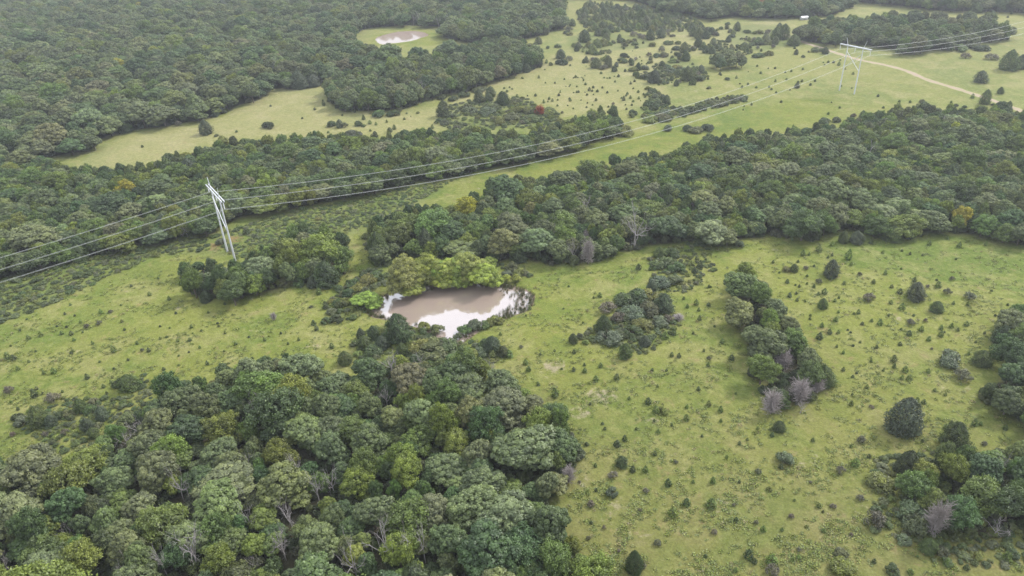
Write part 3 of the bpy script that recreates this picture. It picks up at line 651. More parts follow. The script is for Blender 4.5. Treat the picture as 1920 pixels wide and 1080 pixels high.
# lower trees and saplings along the wood edges and below gaps are bushes: see undergrowth
for t_ in tree_list:
    P = np.array(t_['P']) + [0, 0, 4]; q = proj(P); t_['px'] = t_['D'] * float(pxm(P)); t_['in'] = -15 < q[0] < 1935 and -5 < q[1] < 1105
UNITW = {'oak': 9.4, 'elm': 9.6, 'cedar': 4.4, 'bush': 3.1}
NAMES = {'oak': ('oak_tree', 'oak tree'), 'elm': ('elm_tree', 'elm tree'), 'cedar': ('cedar_tree', 'cedar tree'), 'bush': ('shrub', 'shrub')}
rest = []
def size_word(d, k):
    if k == 'cedar': return 'tall' if d > 5 else 'small'
    return 'broad' if d > 9 else 'small' if d < 6.3 else ''
for k in ('oak', 'elm', 'cedar', 'bush'):
    L = [t_ for t_ in tree_list if t_['kind'] == k]; L.sort(key=lambda t_: -t_['px'] * t_['in'])
    lim = {'oak': 300, 'elm': 300, 'cedar': 90, 'bush': 20}[k]
    for i, t_ in enumerate(L):
        sx = t_['D'] / UNITW[k]; sz = t_['hz'] if k in ('oak', 'elm') else sx * rng.uniform(.8, 1.05)
        t_['sx'], t_['sz'], t_['rot'] = sx, sz, rng.uniform(0, 6.283)
        if i < lim and t_['in']:
            pre = '%s %s %s in %s' % (size_word(t_['D'], k), t_['tone'], NAMES[k][0].split('_')[0], ('the ' + t_['stand']) if t_['stand'] != 'open pasture' else 'open pasture')
            plant(NAMES[k][0], k, NAMES[k][1], t_['P'], sx, sz, t_['rot'], t_['tint'], where(pre.strip().capitalize(), t_['P'], 5 * sz if k in ('oak', 'elm') else 2), t_['group'])
        else: rest.append(t_)
# ------------------------------------------------------------------ masses (past the first 300 of a kind) as point instances
def instancer(name, pts, srcs, label, cat, group=None):
    """pts: list of (x, y, z, sx, sz, rot, tint, variant); srcs: list of source objects, picked by variant"""
    col = bpy.data.collections.new(name + '_sources')
    for o in srcs: col.objects.link(o)
    me = bpy.data.meshes.new(name); n = len(pts)
    me.vertices.add(n)
    A = np.array([(p[0], p[1], p[2]) for p in pts], np.float32); me.vertices.foreach_set('co', A.ravel())
    a = me.attributes.new('tint', 'FLOAT_COLOR', 'POINT'); a.data.foreach_set('color', np.array([(*p[6], 1) for p in pts], np.float32).ravel())
    a = me.attributes.new('size', 'FLOAT_VECTOR', 'POINT'); a.data.foreach_set('vector', np.array([(p[3], p[3], p[4]) for p in pts], np.float32).ravel())
    a = me.attributes.new('turn', 'FLOAT', 'POINT'); a.data.foreach_set('value', np.array([p[5] for p in pts], np.float32))
    a = me.attributes.new('kind_index', 'INT', 'POINT'); a.data.foreach_set('value', np.array([p[7] for p in pts], np.int32))
    o = link(name, me)
    gt = bpy.data.node_groups.new(name, 'GeometryNodeTree')
    gt.interface.new_socket('Geometry', in_out='INPUT', socket_type='NodeSocketGeometry'); gt.interface.new_socket('Geometry', in_out='OUTPUT', socket_type='NodeSocketGeometry')
    gi = gt.nodes.new('NodeGroupInput'); go = gt.nodes.new('NodeGroupOutput')
    ci = gt.nodes.new('GeometryNodeCollectionInfo'); ci.inputs['Collection'].default_value = col; ci.inputs['Separate Children'].default_value = True; ci.inputs['Reset Children'].default_value = True
    ip = gt.nodes.new('GeometryNodeInstanceOnPoints'); ip.inputs['Pick Instance'].default_value = True
    def na(nm, ty):
        q = gt.nodes.new('GeometryNodeInputNamedAttribute'); q.data_type = ty; q.inputs['Name'].default_value = nm; return q.outputs['Attribute']
    cx = gt.nodes.new('ShaderNodeCombineXYZ'); gt.links.new(na('turn', 'FLOAT'), cx.inputs['Z'])
    gt.links.new(gi.outputs[0], ip.inputs['Points']); gt.links.new(ci.outputs[0], ip.inputs['Instance'])
    gt.links.new(na('kind_index', 'INT'), ip.inputs['Instance Index']); gt.links.new(cx.outputs[0], ip.inputs['Rotation']); gt.links.new(na('size', 'FLOAT_VECTOR'), ip.inputs['Scale'])
    gt.links.new(ip.outputs[0], go.inputs[0])
    md = o.modifiers.new('points', 'NODES'); md.node_group = gt
    return tag(o, label, cat, group, 'stuff')
def sources(kinds):
    """first placed part for every mesh of these kinds, in the order Collection Info gives them (by name)"""
    by = {}
    for ob in COL.objects:
        if ob.type == 'MESH' and ob.data is not None: by.setdefault(ob.data.name, ob)
    out = []
    for k in kinds:
        for m_ in crown_src[k]:
            if m_.name in by: out.append((by[m_.name].name, k, m_.name, by[m_.name]))
    def nat(s):
        b, _, t = s.rpartition('.')
        return (b, int(t)) if t.isdigit() and b else (s, -1)
    out.sort(key=lambda r: nat(r[0]))
    idx = {}
    for i, r in enumerate(out): idx.setdefault(r[1], []).append(i)
    return [r[3] for r in out], idx

# ------------------------------------------------------------------ willows
wn = 0
for (x, y, w, h) in WILLOWS:
    P = ground(x, y + h * .38); m = float(pxm(P + np.array([0, 0, 3]))); sx = w / m / 7.0; sz = max(.25, (h / m - 2.4) / .88 * .80 / 9.6)
    nmw, c = pick([('yellow-green', (.215, .275, .050)), ('bright-yellow', (.25, .275, .055)), ('soft-green', (.20, .235, .060))])
    big = w > 45 and h > 60
    plant('willow_tree', 'willow', 'willow tree', P, sx, sz, rng.uniform(0, 6), c, where(('Tall ' if big else 'Small ') + nmw + ' willow at the pond', P, 2), 'willows round the muddy pond', wn); wn += 1

# ------------------------------------------------------------------ dead trees
def dead_proto(seed):
    g = np.random.default_rng(seed); tr = []; br = []
    H = g.uniform(3.2, 4.4); lean = g.normal(0, .6, 2)
    p = [np.array([0, 0, -.2]), np.array([lean[0] * .3, lean[1] * .3, H * .5]), np.array([lean[0], lean[1], H])]
    trunk = tube(p, [.26, .2, .14], 7)
    for i in range(6):
        a = i * 1.05 + g.uniform(-.4, .4); s = p[1] + (p[2] - p[1]) * g.uniform(.1, 1.0) if i else p[2]
        d = unit(np.array([math.cos(a), math.sin(a), g.uniform(.5, 1.5)])); o_ = []
        branch(g, s, d, g.uniform(3.0, 4.6), .12, 3, o_, 2, 0, .34); br.append(merge(o_))
    return trunk, br
def twig_proto(seed):
    g = np.random.default_rng(seed); out = []
    for i in range(330):
        z = g.uniform(.2, 3.0); a = g.uniform(0, 6.283); el = g.uniform(.05, 1.25); L = (2.4 + .9 * math.sin(a * 3 + seed) * .4) * g.uniform(.55, 1.1) * (1 - z * .08)
        s = np.array([0, 0, z]); d = unit(np.array([math.cos(a) * math.cos(el), math.sin(a) * math.cos(el), math.sin(el)])); m_ = s + d * L * .5; e = m_ + unit(d + g.normal(0, .25, 3)) * L * .5
        out.append(tube([s, m_, e], [.035, .028, .012], 3))
        for k in range(3):
            b0 = s + (e - s) * g.uniform(.35, .95); out.append(tube([b0, b0 + unit(d + g.normal(0, .6, 3)) * L * g.uniform(.2, .4)], [.022, .01], 3))
    return merge(out)
DP = []
for i in range(5):
    tk, br = dead_proto(700 + i); DP.append((mesh_from('dead_trunk', *tk, M_DEAD), [mesh_from('dead_branch', *b, M_DEAD) for b in br]))
TP = [mesh_from('dead_twigs', *twig_proto(720 + i), M_TWIG) for i in range(2)]
RP = mesh_from('rusty_twigs', TP[0].vertices and np.array([v.co[:] for v in TP[0].vertices]), np.array([p.vertices[:] for p in TP[0].polygons if len(p.vertices) == 4]), M_RED)
for k, (x, y, w, h, ty) in enumerate(DEAD):
    P = ground(x, y); m = float(pxm(P)); 
    e = link({'D': 'dead_tree', 'T': 'dead_cedar', 'R': 'dead_cedar'}[ty], None); e.location = P; e.rotation_euler = (rng.normal(0, .06), rng.normal(0, .06), rng.uniform(0, 6.283))
    c_ = math.cos(math.asin(min(.95, CAM_H / np.linalg.norm(P - [0, 0, CAM_H]))))
    hm = h / m / max(.55, c_)
    if ty == 'D':
        inwood = stand_at(x, y - 8) is not None
        f = max(hm / 8.0, .5); e.scale = (max(w / m / 8.2, .45) * .9,) * 2 + (f,)
        tk, br = DP[k % 5]; link('trunk', tk, e)
        for b in br: link('branch', b, e)
        tag(e, where('Bleached bare dead tree' + (' in the %s' % stand_at(x, y - 8)[0] if inwood else ''), P, 4), 'dead tree', 'bleached dead trees')
    else:
        e.scale = (w / m / 4.2,) * 2 + (max(.4, hm / 5.4),)
        link('trunk', CTRUNK, e); link('twigs', RP if ty == 'R' else TP[k % 2], e)
        if ty == 'R': tag(e, 'Rusty red dead cedar standing in the scrub of the middle meadow', 'dead cedar', 'dead cedars')
        else: tag(e, where('Mauve-grey twiggy dead cedar', P, 2), 'dead cedar', 'dead cedars')

# ------------------------------------------------------------------ single cedars, saplings and shrubs, read off the photograph (foot x, foot y, width; a = airy grey bush, b = leafy bush)
RAW = {
 (1280, 360, 3): '730,272,120;320,318,65b;203,318,75b;770,340,40;843,305,24;617,275,18;908,290,55;985,295,75;1063,295,28;1190,285,95;1115,245,110a;935,385,40t;678,362,30;712,358,16;650,398,18;510,402,18;585,450,52b;630,452,44;842,362,16;818,375,16;843,485,90;950,415,20;1128,347,20;1235,335,14;1280,355,16;1350,360,12;1390,303,28;1490,268,18;1558,315,28;1707,303,20;740,422,14;545,458,12;590,515,24;635,528,12;740,540,20;768,520,40a;765,582,22;800,578,35;908,522,20;1075,512,20;1142,465,22;1000,475,30a;695,440,34a;603,594,28;640,578,16;645,616,20;790,660,50;858,620,22;1055,620,75a;1173,632,24;1225,575,32;1320,615,95;1305,510,26;1430,500,14;1440,540,34;1495,580,50a;1625,610,80a;1435,683,68;1525,634,20;1605,642,22;1237,665,38;878,682,18;990,688,24;965,690,16;862,732,28;785,765,26;828,803,30;772,833,40;878,798,22;1012,750,22;1065,732,22;1113,752,34;1290,750,50a;1277,810,32;1345,788,30;1230,778,14;1455,778,26;1455,818,32;1515,765,26;1550,785,20;1598,756,28;1387,840,26;1224,866,24;1092,882,20;1402,888,20a;905,912,18;225,855,32;278,948,36;150,945,30a;145,985,24;1610,918,18;1693,985,95;1512,980,155b;1590,1070,110a;1190,960,36;1192,992,24;1255,1018,40;1383,1022,28;1280,1060,36;1235,1058,26;148,540,16;52,548,14;78,640,32;27,655,22;92,672,20;97,725,28;52,420,34;100,430,38;68,460,36;42,382,16;78,380,14;1380,540,30a;1520,500,34a;1370,735,30a;880,600,14;700,520,12;1040,580,12;1160,700,16;1300,700,14;1700,800,16;1650,850,14;1000,850,16;930,780,12;960,870,14;1060,960,18;1130,1010,16;1450,960,16;1740,560,14;1830,640,14;1760,700,14;690,620,12;720,700,14;330,800,14;180,760,14;120,900,16;60,800,14',
 (1280, 720, 3): '1260,295,185;1540,370,130;1275,520,125;1140,605,170b;585,465,110b;893,510,60a;975,470,50;1010,340,60a;545,275,60;505,300,28;735,325,26;215,162,34;148,128,32;22,210,36;25,140,22;90,40,24;950,125,28;1065,140,30a;1320,110,30;1360,115,32;1420,45,22;1480,68,18;1645,240,34;1678,235,24;1818,262,28;165,705,60;25,690,50;172,562,34;427,510,40a;555,480,30;490,605,36b;770,700,30;850,705,40a;615,760,40a;1000,660,50a;1095,815,130a;375,990,60;405,1015,36;505,1020,65;455,835,36;850,1020,34;900,980,80b;920,1090,150b;1190,1080,90b;1285,1075,40;1830,1000,52;660,945,36a;180,850,40a;415,790,30a;700,810,24b;510,1090,90a;320,345,20;365,320,18;1390,960,90;1470,985,90a;1700,350,40a;1850,400,44;1350,330,20;640,120,18;300,60,16;110,300,18;250,420,20;60,560,22;320,560,18;290,690,24a;560,830,22;720,560,22a;620,1000,26;300,1060,30;130,980,26;1080,1010,28;1600,1050,36;1250,900,30a;950,860,30a;1050,420,26',
 (640, 720, 3): '1203,80,48;1260,195,34;1728,118,40;1770,170,45;1810,172,60b;1552,358,44;1595,325,34;1580,470,66;1640,500,36;1712,500,36;1840,580,44;1865,752,56;1530,535,60a;1525,640,74b;1405,700,55a;1650,1075,95t;1785,280,28;1765,405,26;1760,215,16;1715,615,40a;1885,450,30a;1780,915,50a;1780,20,18;1108,10,24;1380,350,26;1430,470,22;1470,230,18;1620,90,20;1340,560,24a;1680,720,26a;1480,820,30a;1560,950,28a;1700,1040,40a;1230,920,90b;1290,960,80b;1180,1010,110b;1250,1060,120b;1170,640,60b;1190,560,40a;1390,880,30a;1860,240,18;1400,120,16;1660,260,16',
 (640, 360, 3): '1673,440,36;1740,443,26;1455,595,28;1790,375,60;1870,370,90b;1830,360,60b;1435,385,90;895,808,22;1012,880,28a;1037,975,34;1055,1012,30;1310,912,24;1460,990,30;1550,1060,34;1433,1068,36;1370,1020,30;1825,830,44;1870,808,34;1710,872,66;1600,940,70;1860,928,26;1900,935,26;1368,980,20;1305,855,50;1480,800,90;1510,860,140b;1345,830,50a;945,935,50;912,930,60;320,850,150;180,840,70;130,890,80;230,890,80;180,925,110b;110,830,50;75,865,30;20,975,80;340,930,66;370,930,40;460,785,80b;540,800,80b;510,930,190b;590,900,130b;440,900,120b;830,880,110b;850,910,90;780,930,90b;720,950,100b;650,830,50b;700,800,90b;750,780,90b;800,770,80b;850,750,90b;890,745,60b;930,495,90b;1000,480,90b;960,450,80b;40,600,90b;90,560,100b;140,530,110b;190,500,90b;60,540,80b;150,480,100b;20,640,70b;210,410,110t;480,370,90t;1820,430,120b;1890,450,110b;1800,540,130b;1880,530,110b;1750,560,60;1500,690,110a;1610,640,150b;1690,640,160b;1740,620,130b;1650,720,150b;1750,700,140b;1820,680,100;1600,720,110b;1560,740,90a;1700,780,120b;1790,760,110b;1640,820,110b;1570,830,110b;1840,740,60a;1280,535,14;1420,600,14;1510,660,12;1250,660,12;1360,740,12;1200,900,16;1120,920,16;1040,700,12;1240,1000,14;1750,1010,18;1830,1010,16',
 (0, 360, 3): '840,585,24;950,610,22;738,535,16;890,490,12;395,640,16;172,660,16;565,685,24;622,685,34a;555,750,40a;485,770,36a;345,805,26;400,808,26;415,840,22;228,815,28;158,832,30;112,782,12;28,728,14;520,860,20;638,905,36;770,858,20;835,903,24;800,900,28a;1000,845,20;1067,842,22;1075,768,20;1123,882,18;1165,975,22;1325,862,20;1488,840,20;920,1005,20;300,1025,34;245,1028,22;98,1005,28;488,1055,30;40,945,40;75,950,32;400,915,20;1793,580,36;1750,655,25a;1763,752,34;1780,782,28;1830,745,60b;1890,740,80b;1865,882,32;1680,838,20;1062,905,12;1005,925,12;1835,540,130;1900,560,60b;1540,540,90b;1480,545,80b;1600,540,90b;1680,530,90b;1870,640,60b;1900,650,80b;1830,660,40;1385,240,50b;1430,260,40b;1240,300,60b;320,760,12;420,700,12;680,640,12;700,780,14;900,760,12;940,820,14;1230,760,14;1400,820,14;1580,800,14;1620,860,16;560,960,14;200,900,14;60,870,12;150,720,12;1260,900,14;1420,940,14;720,950,14;640,1000,14',
 (0, 720, 3): '178,150,28;218,135,22;215,245,100;285,245,60;120,240,90b;45,60,60a;190,80,44;290,110,90a;450,165,70;500,170,80b;520,120,60b;570,210,80;490,270,64;525,312,60;720,45,100;660,25,70b;780,15,40;155,165,18;380,190,70b;330,200,60b;90,210,60b;100,150,20;240,60,18;350,50,18;420,90,16;600,60,18;640,130,20a;60,110,18;700,120,18;820,60,20;360,290,50a;250,300,40a;70,300,40a',
 (900, 100, 4.8): '530,225,26;380,230,32b;310,220,12;218,320,20;267,312,16;290,327,16;243,350,24;95,362,16;428,387,14;500,388,24;335,405,36;365,470,28;575,450,28;612,440,14;652,435,26;700,425,16;710,385,24;722,355,14;675,272,16;590,270,14;760,240,16;842,225,14;862,220,24;882,222,12;925,228,12;933,242,14;945,205,10;950,285,24;812,290,14;873,305,16;843,358,14;887,355,20;985,340,34;1020,315,22;1010,345,20;1050,345,14;1022,375,12;1045,430,24;1102,315,18;1147,360,20;1118,225,16;1145,228,14;1170,228,20;1210,212,14;1247,215,24;1192,165,16;807,415,20;910,425,12;967,452,14;1013,470,16;960,492,18;790,475,14;840,502,14;1157,488,18;1200,465,36a;1220,578,22;705,610,40b;860,605,40;1365,580,60b;1408,538,20;1450,495,16;1320,508,20;1367,472,18;1310,468,14;1295,428,36;1275,408,18;1355,410,28;1380,440,24;1430,415,26;1425,355,24;1487,400,28;1473,378,20;1412,225,26;1427,205,18;1392,258,22;1357,280,26;1428,155,42t;1398,125,14;1455,100,14;1500,100,16;1540,90,50b;1358,90,14;1537,62,36;1337,42,24;1457,72,14;1405,65,40a;1535,250,20;1585,262,22;1630,268,70b;1690,255,30;1795,270,45a;1893,268,22;1705,462,24;1645,410,60b;1612,352,16;740,545,36a;935,90,24;960,88,14;812,115,18;1005,65,16;1037,112,12;1175,100,14;1135,25,16;963,8,24;585,152,12;638,110,44b;600,92,30;750,105,90b;730,50,80;1640,130,60;1720,180,110b;1860,70,70;1820,60,60b;1850,180,110b;1780,140,90b;1570,400,80b;1540,350,60b;1600,470,90b;1640,600,150b;1540,600,120b;1720,560,90b;1840,560,110b;1300,700,130b;1700,700,90b;1870,700,90b;500,550,110b;620,560,90b;220,470,90;310,480,90b;80,440,70',
 (1280, 0, 3): '303,443,16;210,420,14;420,375,12;143,448,12;43,468,12;368,478,12;335,495,16;415,497,14;440,415,14;487,493,12;522,462,16;500,507,12;585,450,12;612,405,12;650,470,14;645,497,28;672,462,14;720,482,14;745,460,12;555,578,14;765,295,65b;805,305,34;640,308,24;680,325,24b;880,370,20;850,355,14;820,355,14;885,610,14;820,645,14;960,420,16;1100,545,14;1130,610,14;1350,580,34b;1280,580,14;1220,575,14;1512,580,14;1590,610,30b;1632,555,22;1705,590,52t;1790,530,30;1685,468,66;1845,400,90;1905,390,60;1838,610,30;1840,635,34;965,660,34b;1015,665,36;930,705,34b;622,720,16;635,745,16;250,165,24;255,370,18;20,345,45;87,440,50b;65,205,50;135,200,60b;800,700,80b;870,690,50b;1742,105,36;1872,195,40b;1170,230,40;1560,290,110b;1640,270,120b;1700,290,90b;1600,330,60a;1750,340,80a;175,95,60;210,600,110b;330,570,50b;80,750,90b;150,740,80b;40,640,110b;1540,600,30b;1620,640,40b;1680,640,44b;1750,600,30b;1830,100,12;1790,70,10;1850,80,12;1760,80,12',
 (640, 0, 3): '1220,270,44b;1110,250,40;1165,275,30b;1235,330,50;1245,365,70b;1380,300,18;1325,290,28;1360,295,20;1365,355,22;1670,395,28t;20,720,40a;95,710,50b;125,715,30b;75,635,16;125,675,24;160,700,24;195,705,20;255,690,16;298,730,26;272,745,28;190,775,30;170,780,22;345,745,14;338,782,14;425,735,14;512,725,22;430,640,20b;215,660,90b;290,655,80b;330,630,50b;580,705,60b;575,660,70;650,740,60a;730,740,80b;570,560,60b;690,550,70b;780,520,90b;630,570,60b;60,780,110b;840,550,60;775,580,60;905,590,60;980,590,80b;720,640,90b;820,650,110b;700,620,70b;880,700,100b;960,680,110b;1060,690,110b;1170,640,90b;620,670,60b;850,620,110b;1020,640,110b;1600,770,90b;1560,750,60b;1740,690,110b;1840,650,90b;1750,610,90b;1640,650,50b;1490,155,120b;1370,90,40;1230,60,90;1330,75,20;1450,60,12;1640,90,40b',
 (0, 0, 3): '1155,760,70;1510,725,80b;1522,600,12;1820,595,20t;1330,745,14;1475,500,40;690,750,90;460,850,85;510,830,65b;1860,715,60b;1910,720,40;640,665,..;870,690,60b;1000,710,40a;1215,770,30b;970,690,60b;790,710,80b;330,860,60b;1400,580,40b;800,830,14;1700,670,12;1770,620,14;1270,820,30;1560,820,50b',
}
saps, ceds, bush, airy = [], [], [], []
_far = [(1062, 112), (1062, 60), (1090, 12), (1290, 26), (1480, 50), (1500, 100), (1400, 150), (1230, 200), (1200, 150)]
_k = 0
while _k < 190:
    x, y = rnd.uniform(1050, 1500), rnd.uniform(10, 200); P = ground(x, y)
    if not inpoly(np.array([x, y]), _far) or fbm(np.array(P[0]), np.array(P[1]), .045, 33) < rnd.uniform(-.5, .7): continue
    D = rnd.uniform(1.6, 6.0) if rnd.random() < .8 else rnd.uniform(5, 8); (ceds if rnd.random() < .3 else airy if rnd.random() < .2 else bush).append((P, D, D * float(pxm(P)), '')); _k += 1
for (ox, oy, sc_), s in RAW.items():
    for it in s.split(';'):
        p = it.split(',')
        if len(p) < 3 or '.' in p[2]: continue
        fl = p[2][-1] if p[2][-1] in 'abt' else ''
        w = float(p[2].rstrip('abt')) / sc_; x = ox + float(p[0]) / sc_; y = oy + float(p[1]) / sc_
        P = ground(x, y); D = w / float(pxm(P))
        if PONDSD(P[0], P[1]) < -1.5: continue
        P = P + np.array([0, 1, 0]) * D * .3      # the foot seen is the near rim of the plant
        (airy if fl == 'a' else bush if fl == 'b' else saps if D < 2.3 else ceds).append((P, D, w, fl))
# the sprinkle of seedlings too small to read off one by one, where the photograph has them
SPRK = [([(960, 590), (1350, 470), (1900, 470), (1900, 1075), (1100, 1075), (1060, 700)], 40, .5, 1.2), ([(20, 720), (60, 600), (400, 520), (640, 560), (560, 650), (200, 780)], 26, .4, 1.0), ([(1060, 120), (1250, 60), (1500, 60), (1560, 120), (1240, 190), (960, 210)], 60, .5, 1.6), ([(1250, 200), (1560, 100), (1640, 170), (1500, 235), (1300, 250)], 16, .5, 1.2), ([(700, 190), (880, 180), (700, 250), (500, 260)], 12, .5, 1.4)]
for poly, n, a, b in SPRK:
    k = 0
    while k < n:
        xs = [p[0] for p in poly]; ys = [p[1] for p in poly]
        x, y = rnd.uniform(min(xs), max(xs)), rnd.uniform(min(ys), max(ys))
        if not inpoly(np.array([x, y]), poly) or stand_at(x, y): continue
        P = ground(x, y); D = rnd.uniform(a, b)
        if PONDSD(P[0], P[1]) < 1: continue
        saps.append((P, D, D * float(pxm(P)), '')); k += 1
AREAS = [('left meadow', [(-50, 860), (-50, 560), (420, 470), (640, 560), (640, 690), (330, 740), (150, 860)]), ('bottom meadow', [(1000, 1200), (1060, 760), (1980, 800), (1980, 1200)]), ('right pasture', [(1280, 430), (1980, 430), (1980, 800), (1280, 800)]), ('pond meadow', [(640, 540), (1300, 430), (1300, 800), (1060, 800), (900, 690), (640, 690)]), ('far meadow', [(-50, -50), (1980, -50), (1980, 330), (-50, 330)])]
def area_word(P):
    q = proj(P)
    for n_, poly in AREAS:
        if inpoly(q, poly): return 'the ' + n_
    return 'the corridor scrub'
ov = []          # overflow into masses
def put(L, kind, name, cat, pal, lim, unitw, zr, parts, what):
    L.sort(key=lambda r: -r[2])
    for i, (P, D, w, fl) in enumerate(L):
        sx = D / unitw; sz = sx * (zr * 1.45 if fl == 't' else zr) * rng.uniform(.85, 1.2) * (min(1.0, 3.6 / D) ** .6 if kind in ('bush', 'airy') and fl != 't' else 1)
        nm, c = pick(pal); rot = rng.uniform(0, 6.28); q = proj(P)
        if w < 6: c = tuple(x * .9 for x in c)
        if i < lim and -10 < q[0] < 1930 and -5 < q[1] < 1100:
            sw = 'Tiny' if D < 1.2 else 'Small' if D < 2.2 else 'Medium' if D < 4.2 else 'Big'
            plant(name, kind, cat, P, sx, sz, rot, c, where('%s %s %s in %s' % (sw, nm, what, area_word(P)), P), 'lone %ss of the open ground' % what, None, parts)
        else: ov.append((P, sx, sz, rot, c, kind))
put(ceds, 'cedar', 'cedar_tree', 'cedar tree', CEDP, 200, 4.3, 1.02, True, 'cedar')
put(saps, 'sapling', 'cedar_sapling', 'sapling', [('dark-green', (.046, .072, .020)), ('green', (.085, .130, .026)), ('bright-green', (.105, .150, .030))], 300, 1.25, 1.0, False, 'sapling')
nb = 285 - sum(1 for o in COL.objects if o.name.startswith('shrub') and o.parent is None)
put(bush, 'bush', 'shrub', 'shrub', BUSP, nb, 3.1, 1.0, True, 'shrub')
put(airy, 'airy', 'bare_bush', 'bush', [('grey-green', (.095, .10, .065)), ('grey', (.12, .11, .085))], 200, 3.0, 1.1, True, 'bush')

# ------------------------------------------------------------------ undergrowth and scrub mass
pts = []
srcs, idx = sources(['bush', 'cedar', 'airy', 'oak', 'elm'])
def addp(P, sx, sz, rot, c, kind): pts.append((P[0], P[1], P[2] if len(P) > 2 else 0, sx, sz, rot, c, int(rng.choice(idx[kind]))))
for (P, sx, sz, rot, c, kind) in ov:
    if kind in idx: addp(P, sx, sz, rot, c, kind)
    elif kind == 'sapling': addp(P, sx * 1.25 / 4.3, sz * 1.35 / 5.4, rot, c, 'cedar')
def fill(poly, r0, r1, pal, zf, dens, kind='bush', over=.4, clump=None):
    for (x, y, d) in scatter(poly, r0, r1, 0, .2, over=over, dens=dens):
        if PONDSD(x, y) < .6 and d > 1: continue
        if clump and float(fbm(np.array(x), np.array(y), clump[0], 21)) < clump[1]: continue
        qq = proj(np.array([x, y, 0]))
        if abs(qq[0] - 405) < 16 and abs(qq[1] - 460) < 12 or abs(qq[0] - 441) < 20 and abs(qq[1] - 450) < 9: continue
        nm, c = pick(pal); sx = d / (9.4 if kind == 'under' else 3.1) * (.8 if kind == 'mix' else 1)
        if kind == 'under' and not free(x, y, d, .3): continue
        if kind == 'under': addp((x, y, 0), sx, zf * rng.uniform(.7, 1.2), rng.uniform(0, 6.28), c, 'oak' if rng.uniform() < .6 else 'elm'); continue
        addp((x, y, 0), sx, sx * zf * rng.uniform(.6, 1.3), rng.uniform(0, 6.28), c, ('cedar' if kind == 'mix' and rng.uniform() < .45 else 'bush') if rng.uniform() > .12 else 'airy')
SCP = [('g', (.092, .125, .040)), ('d', (.066, .095, .034)), ('s', (.112, .132, .066)), ('y', (.130, .155, .040))]
fill([(0, 524), (240, 466), (400, 440), (440, 470), (300, 478), (220, 512), (120, 560), (60, 585), (0, 605), (-60, 630), (-60, 545)], 1.4, 3.4, SCP, .6, .66)
fill([(400, 440), (540, 396), (640, 378), (740, 354), (850, 338), (740, 405), (640, 440), (500, 462), (440, 488)], 1.0, 3.0, SCP, .45, .42)
fill(P_SCRUB_W, 1.5, 3.6, SCP, .85, .9)
fill(P_SCRUB_M, 2.0, 4.2, SCP, .7, .2)
fill(P_SCRUB_C, 1.4, 3.4, SCP, .8, .6)
UPZ = [(1062, 100), (1064, 50), (1130, 28), (1180, 14), (1290, 26), (1350, 45), (1420, 40), (1480, 55), (1495, 85), (1440, 102), (1400, 130), (1320, 150), (1240, 140), (1230, 100), (1150, 104)]
fill(UPZ, 1.6, 5.5, SCP, 1.0, .20, clump=(.075, .4), kind='mix')
fill([(960, 230), (1060, 110), (1250, 120), (1420, 100), (1400, 150), (1250, 190), (1200, 230)], 1.6, 4.5, SCP, .8, .5, clump=(.05, .75))
fill(P_UP5, 2.2, 4.5, SCP, .9, .6)
fill([(1065, 640), (1150, 590), (1160, 550), (1250, 548), (1275, 610), (1210, 668), (1150, 650)], 1.2, 2.6, SCP, .8, .5)
fill([(1215, 480), (1290, 450), (1330, 460), (1340, 510), (1290, 550), (1225, 545)], 1.0, 2.4, SCP, .8, .14)
fill([(30, 800), (120, 745), (240, 745), (270, 700), (290, 740), (200, 830), (100, 850), (60, 815)], 1.0, 2.4, SCP, .75, .4)
fill([(680, 445), (760, 420), (900, 385), (960, 340), (1000, 352), (930, 400), (860, 480), (980, 500), (1000, 520), (930, 500), (700, 500)], 1.6, 3.6, SCP, .8, .8)
fill([(1640, 860), (1700, 850), (1940, 850), (1940, 1060), (1760, 1060), (1700, 1020), (1640, 1000)], 1.2, 2.8, SCP, .8, .4)
fill([(1080, 25), (1100, 5), (1240, 20), (1300, 30), (1330, 60), (1100, 60)], 1.6, 4.5, SCP, .9, .12, kind='mix')
# bushes along the foot of the woods and a thin understorey
for nm, poly, (d0, d1), hz, mixw, grp in stands:
    if nm in ('big forest', 'far wood', 'far woodland', 'far grove'): 
        fill(poly, 4.0, 6.0, [('d', (.05, .07, .03))], .9, .30, over=.6); continue
    if nm != 'strip copse': fill(poly, 3.4, 6.4, [c_[:2] for c_ in OAKP[:4] + ELMP[:4]], .62 if nm != 'near wood' else .5, .48 if nm != 'near wood' else .42, kind='under', over=.34)
    fill(poly, 2.6, 5.0, [('d', (.050, .072, .028)), ('m', (.075, .095, .034)), ('g', (.08, .09, .05))], 1.15, .9, over=.42)
instancer('undergrowth', pts, srcs, 'low scrub of leafy bushes along the woods and the power line corridor', 'undergrowth')

# ------------------------------------------------------------------ the rest of the woods
srcs, idx = sources(['oak', 'elm', 'cedar', 'bush']); tk_by = {}
pts = [(*t_['P'], t_['sx'], t_['sz'], t_['rot'], t_['tint'], int(rng.choice(idx[t_['kind']]))) for t_ in rest]
instancer('woodland', pts, srcs, 'grey-green oak and elm forest spreading over the far land', 'woodland')
tko = {}
for ob in COL.objects:
    if ob.type == 'MESH' and ob.data in TRUNK and ob.data.name not in tko: tko[ob.data.name] = ob
tl = sorted(tko.values(), key=lambda o: o.name)
instancer('woodland_trunks', [(*t_['P'], t_['sx'], t_['sz'], t_['rot'], (0, 0, 0), i % len(tl)) for i, t_ in enumerate(rest) if t_['kind'] in ('oak', 'elm')], tl, 'trunks standing below the crowns of the far forest', 'tree trunks')

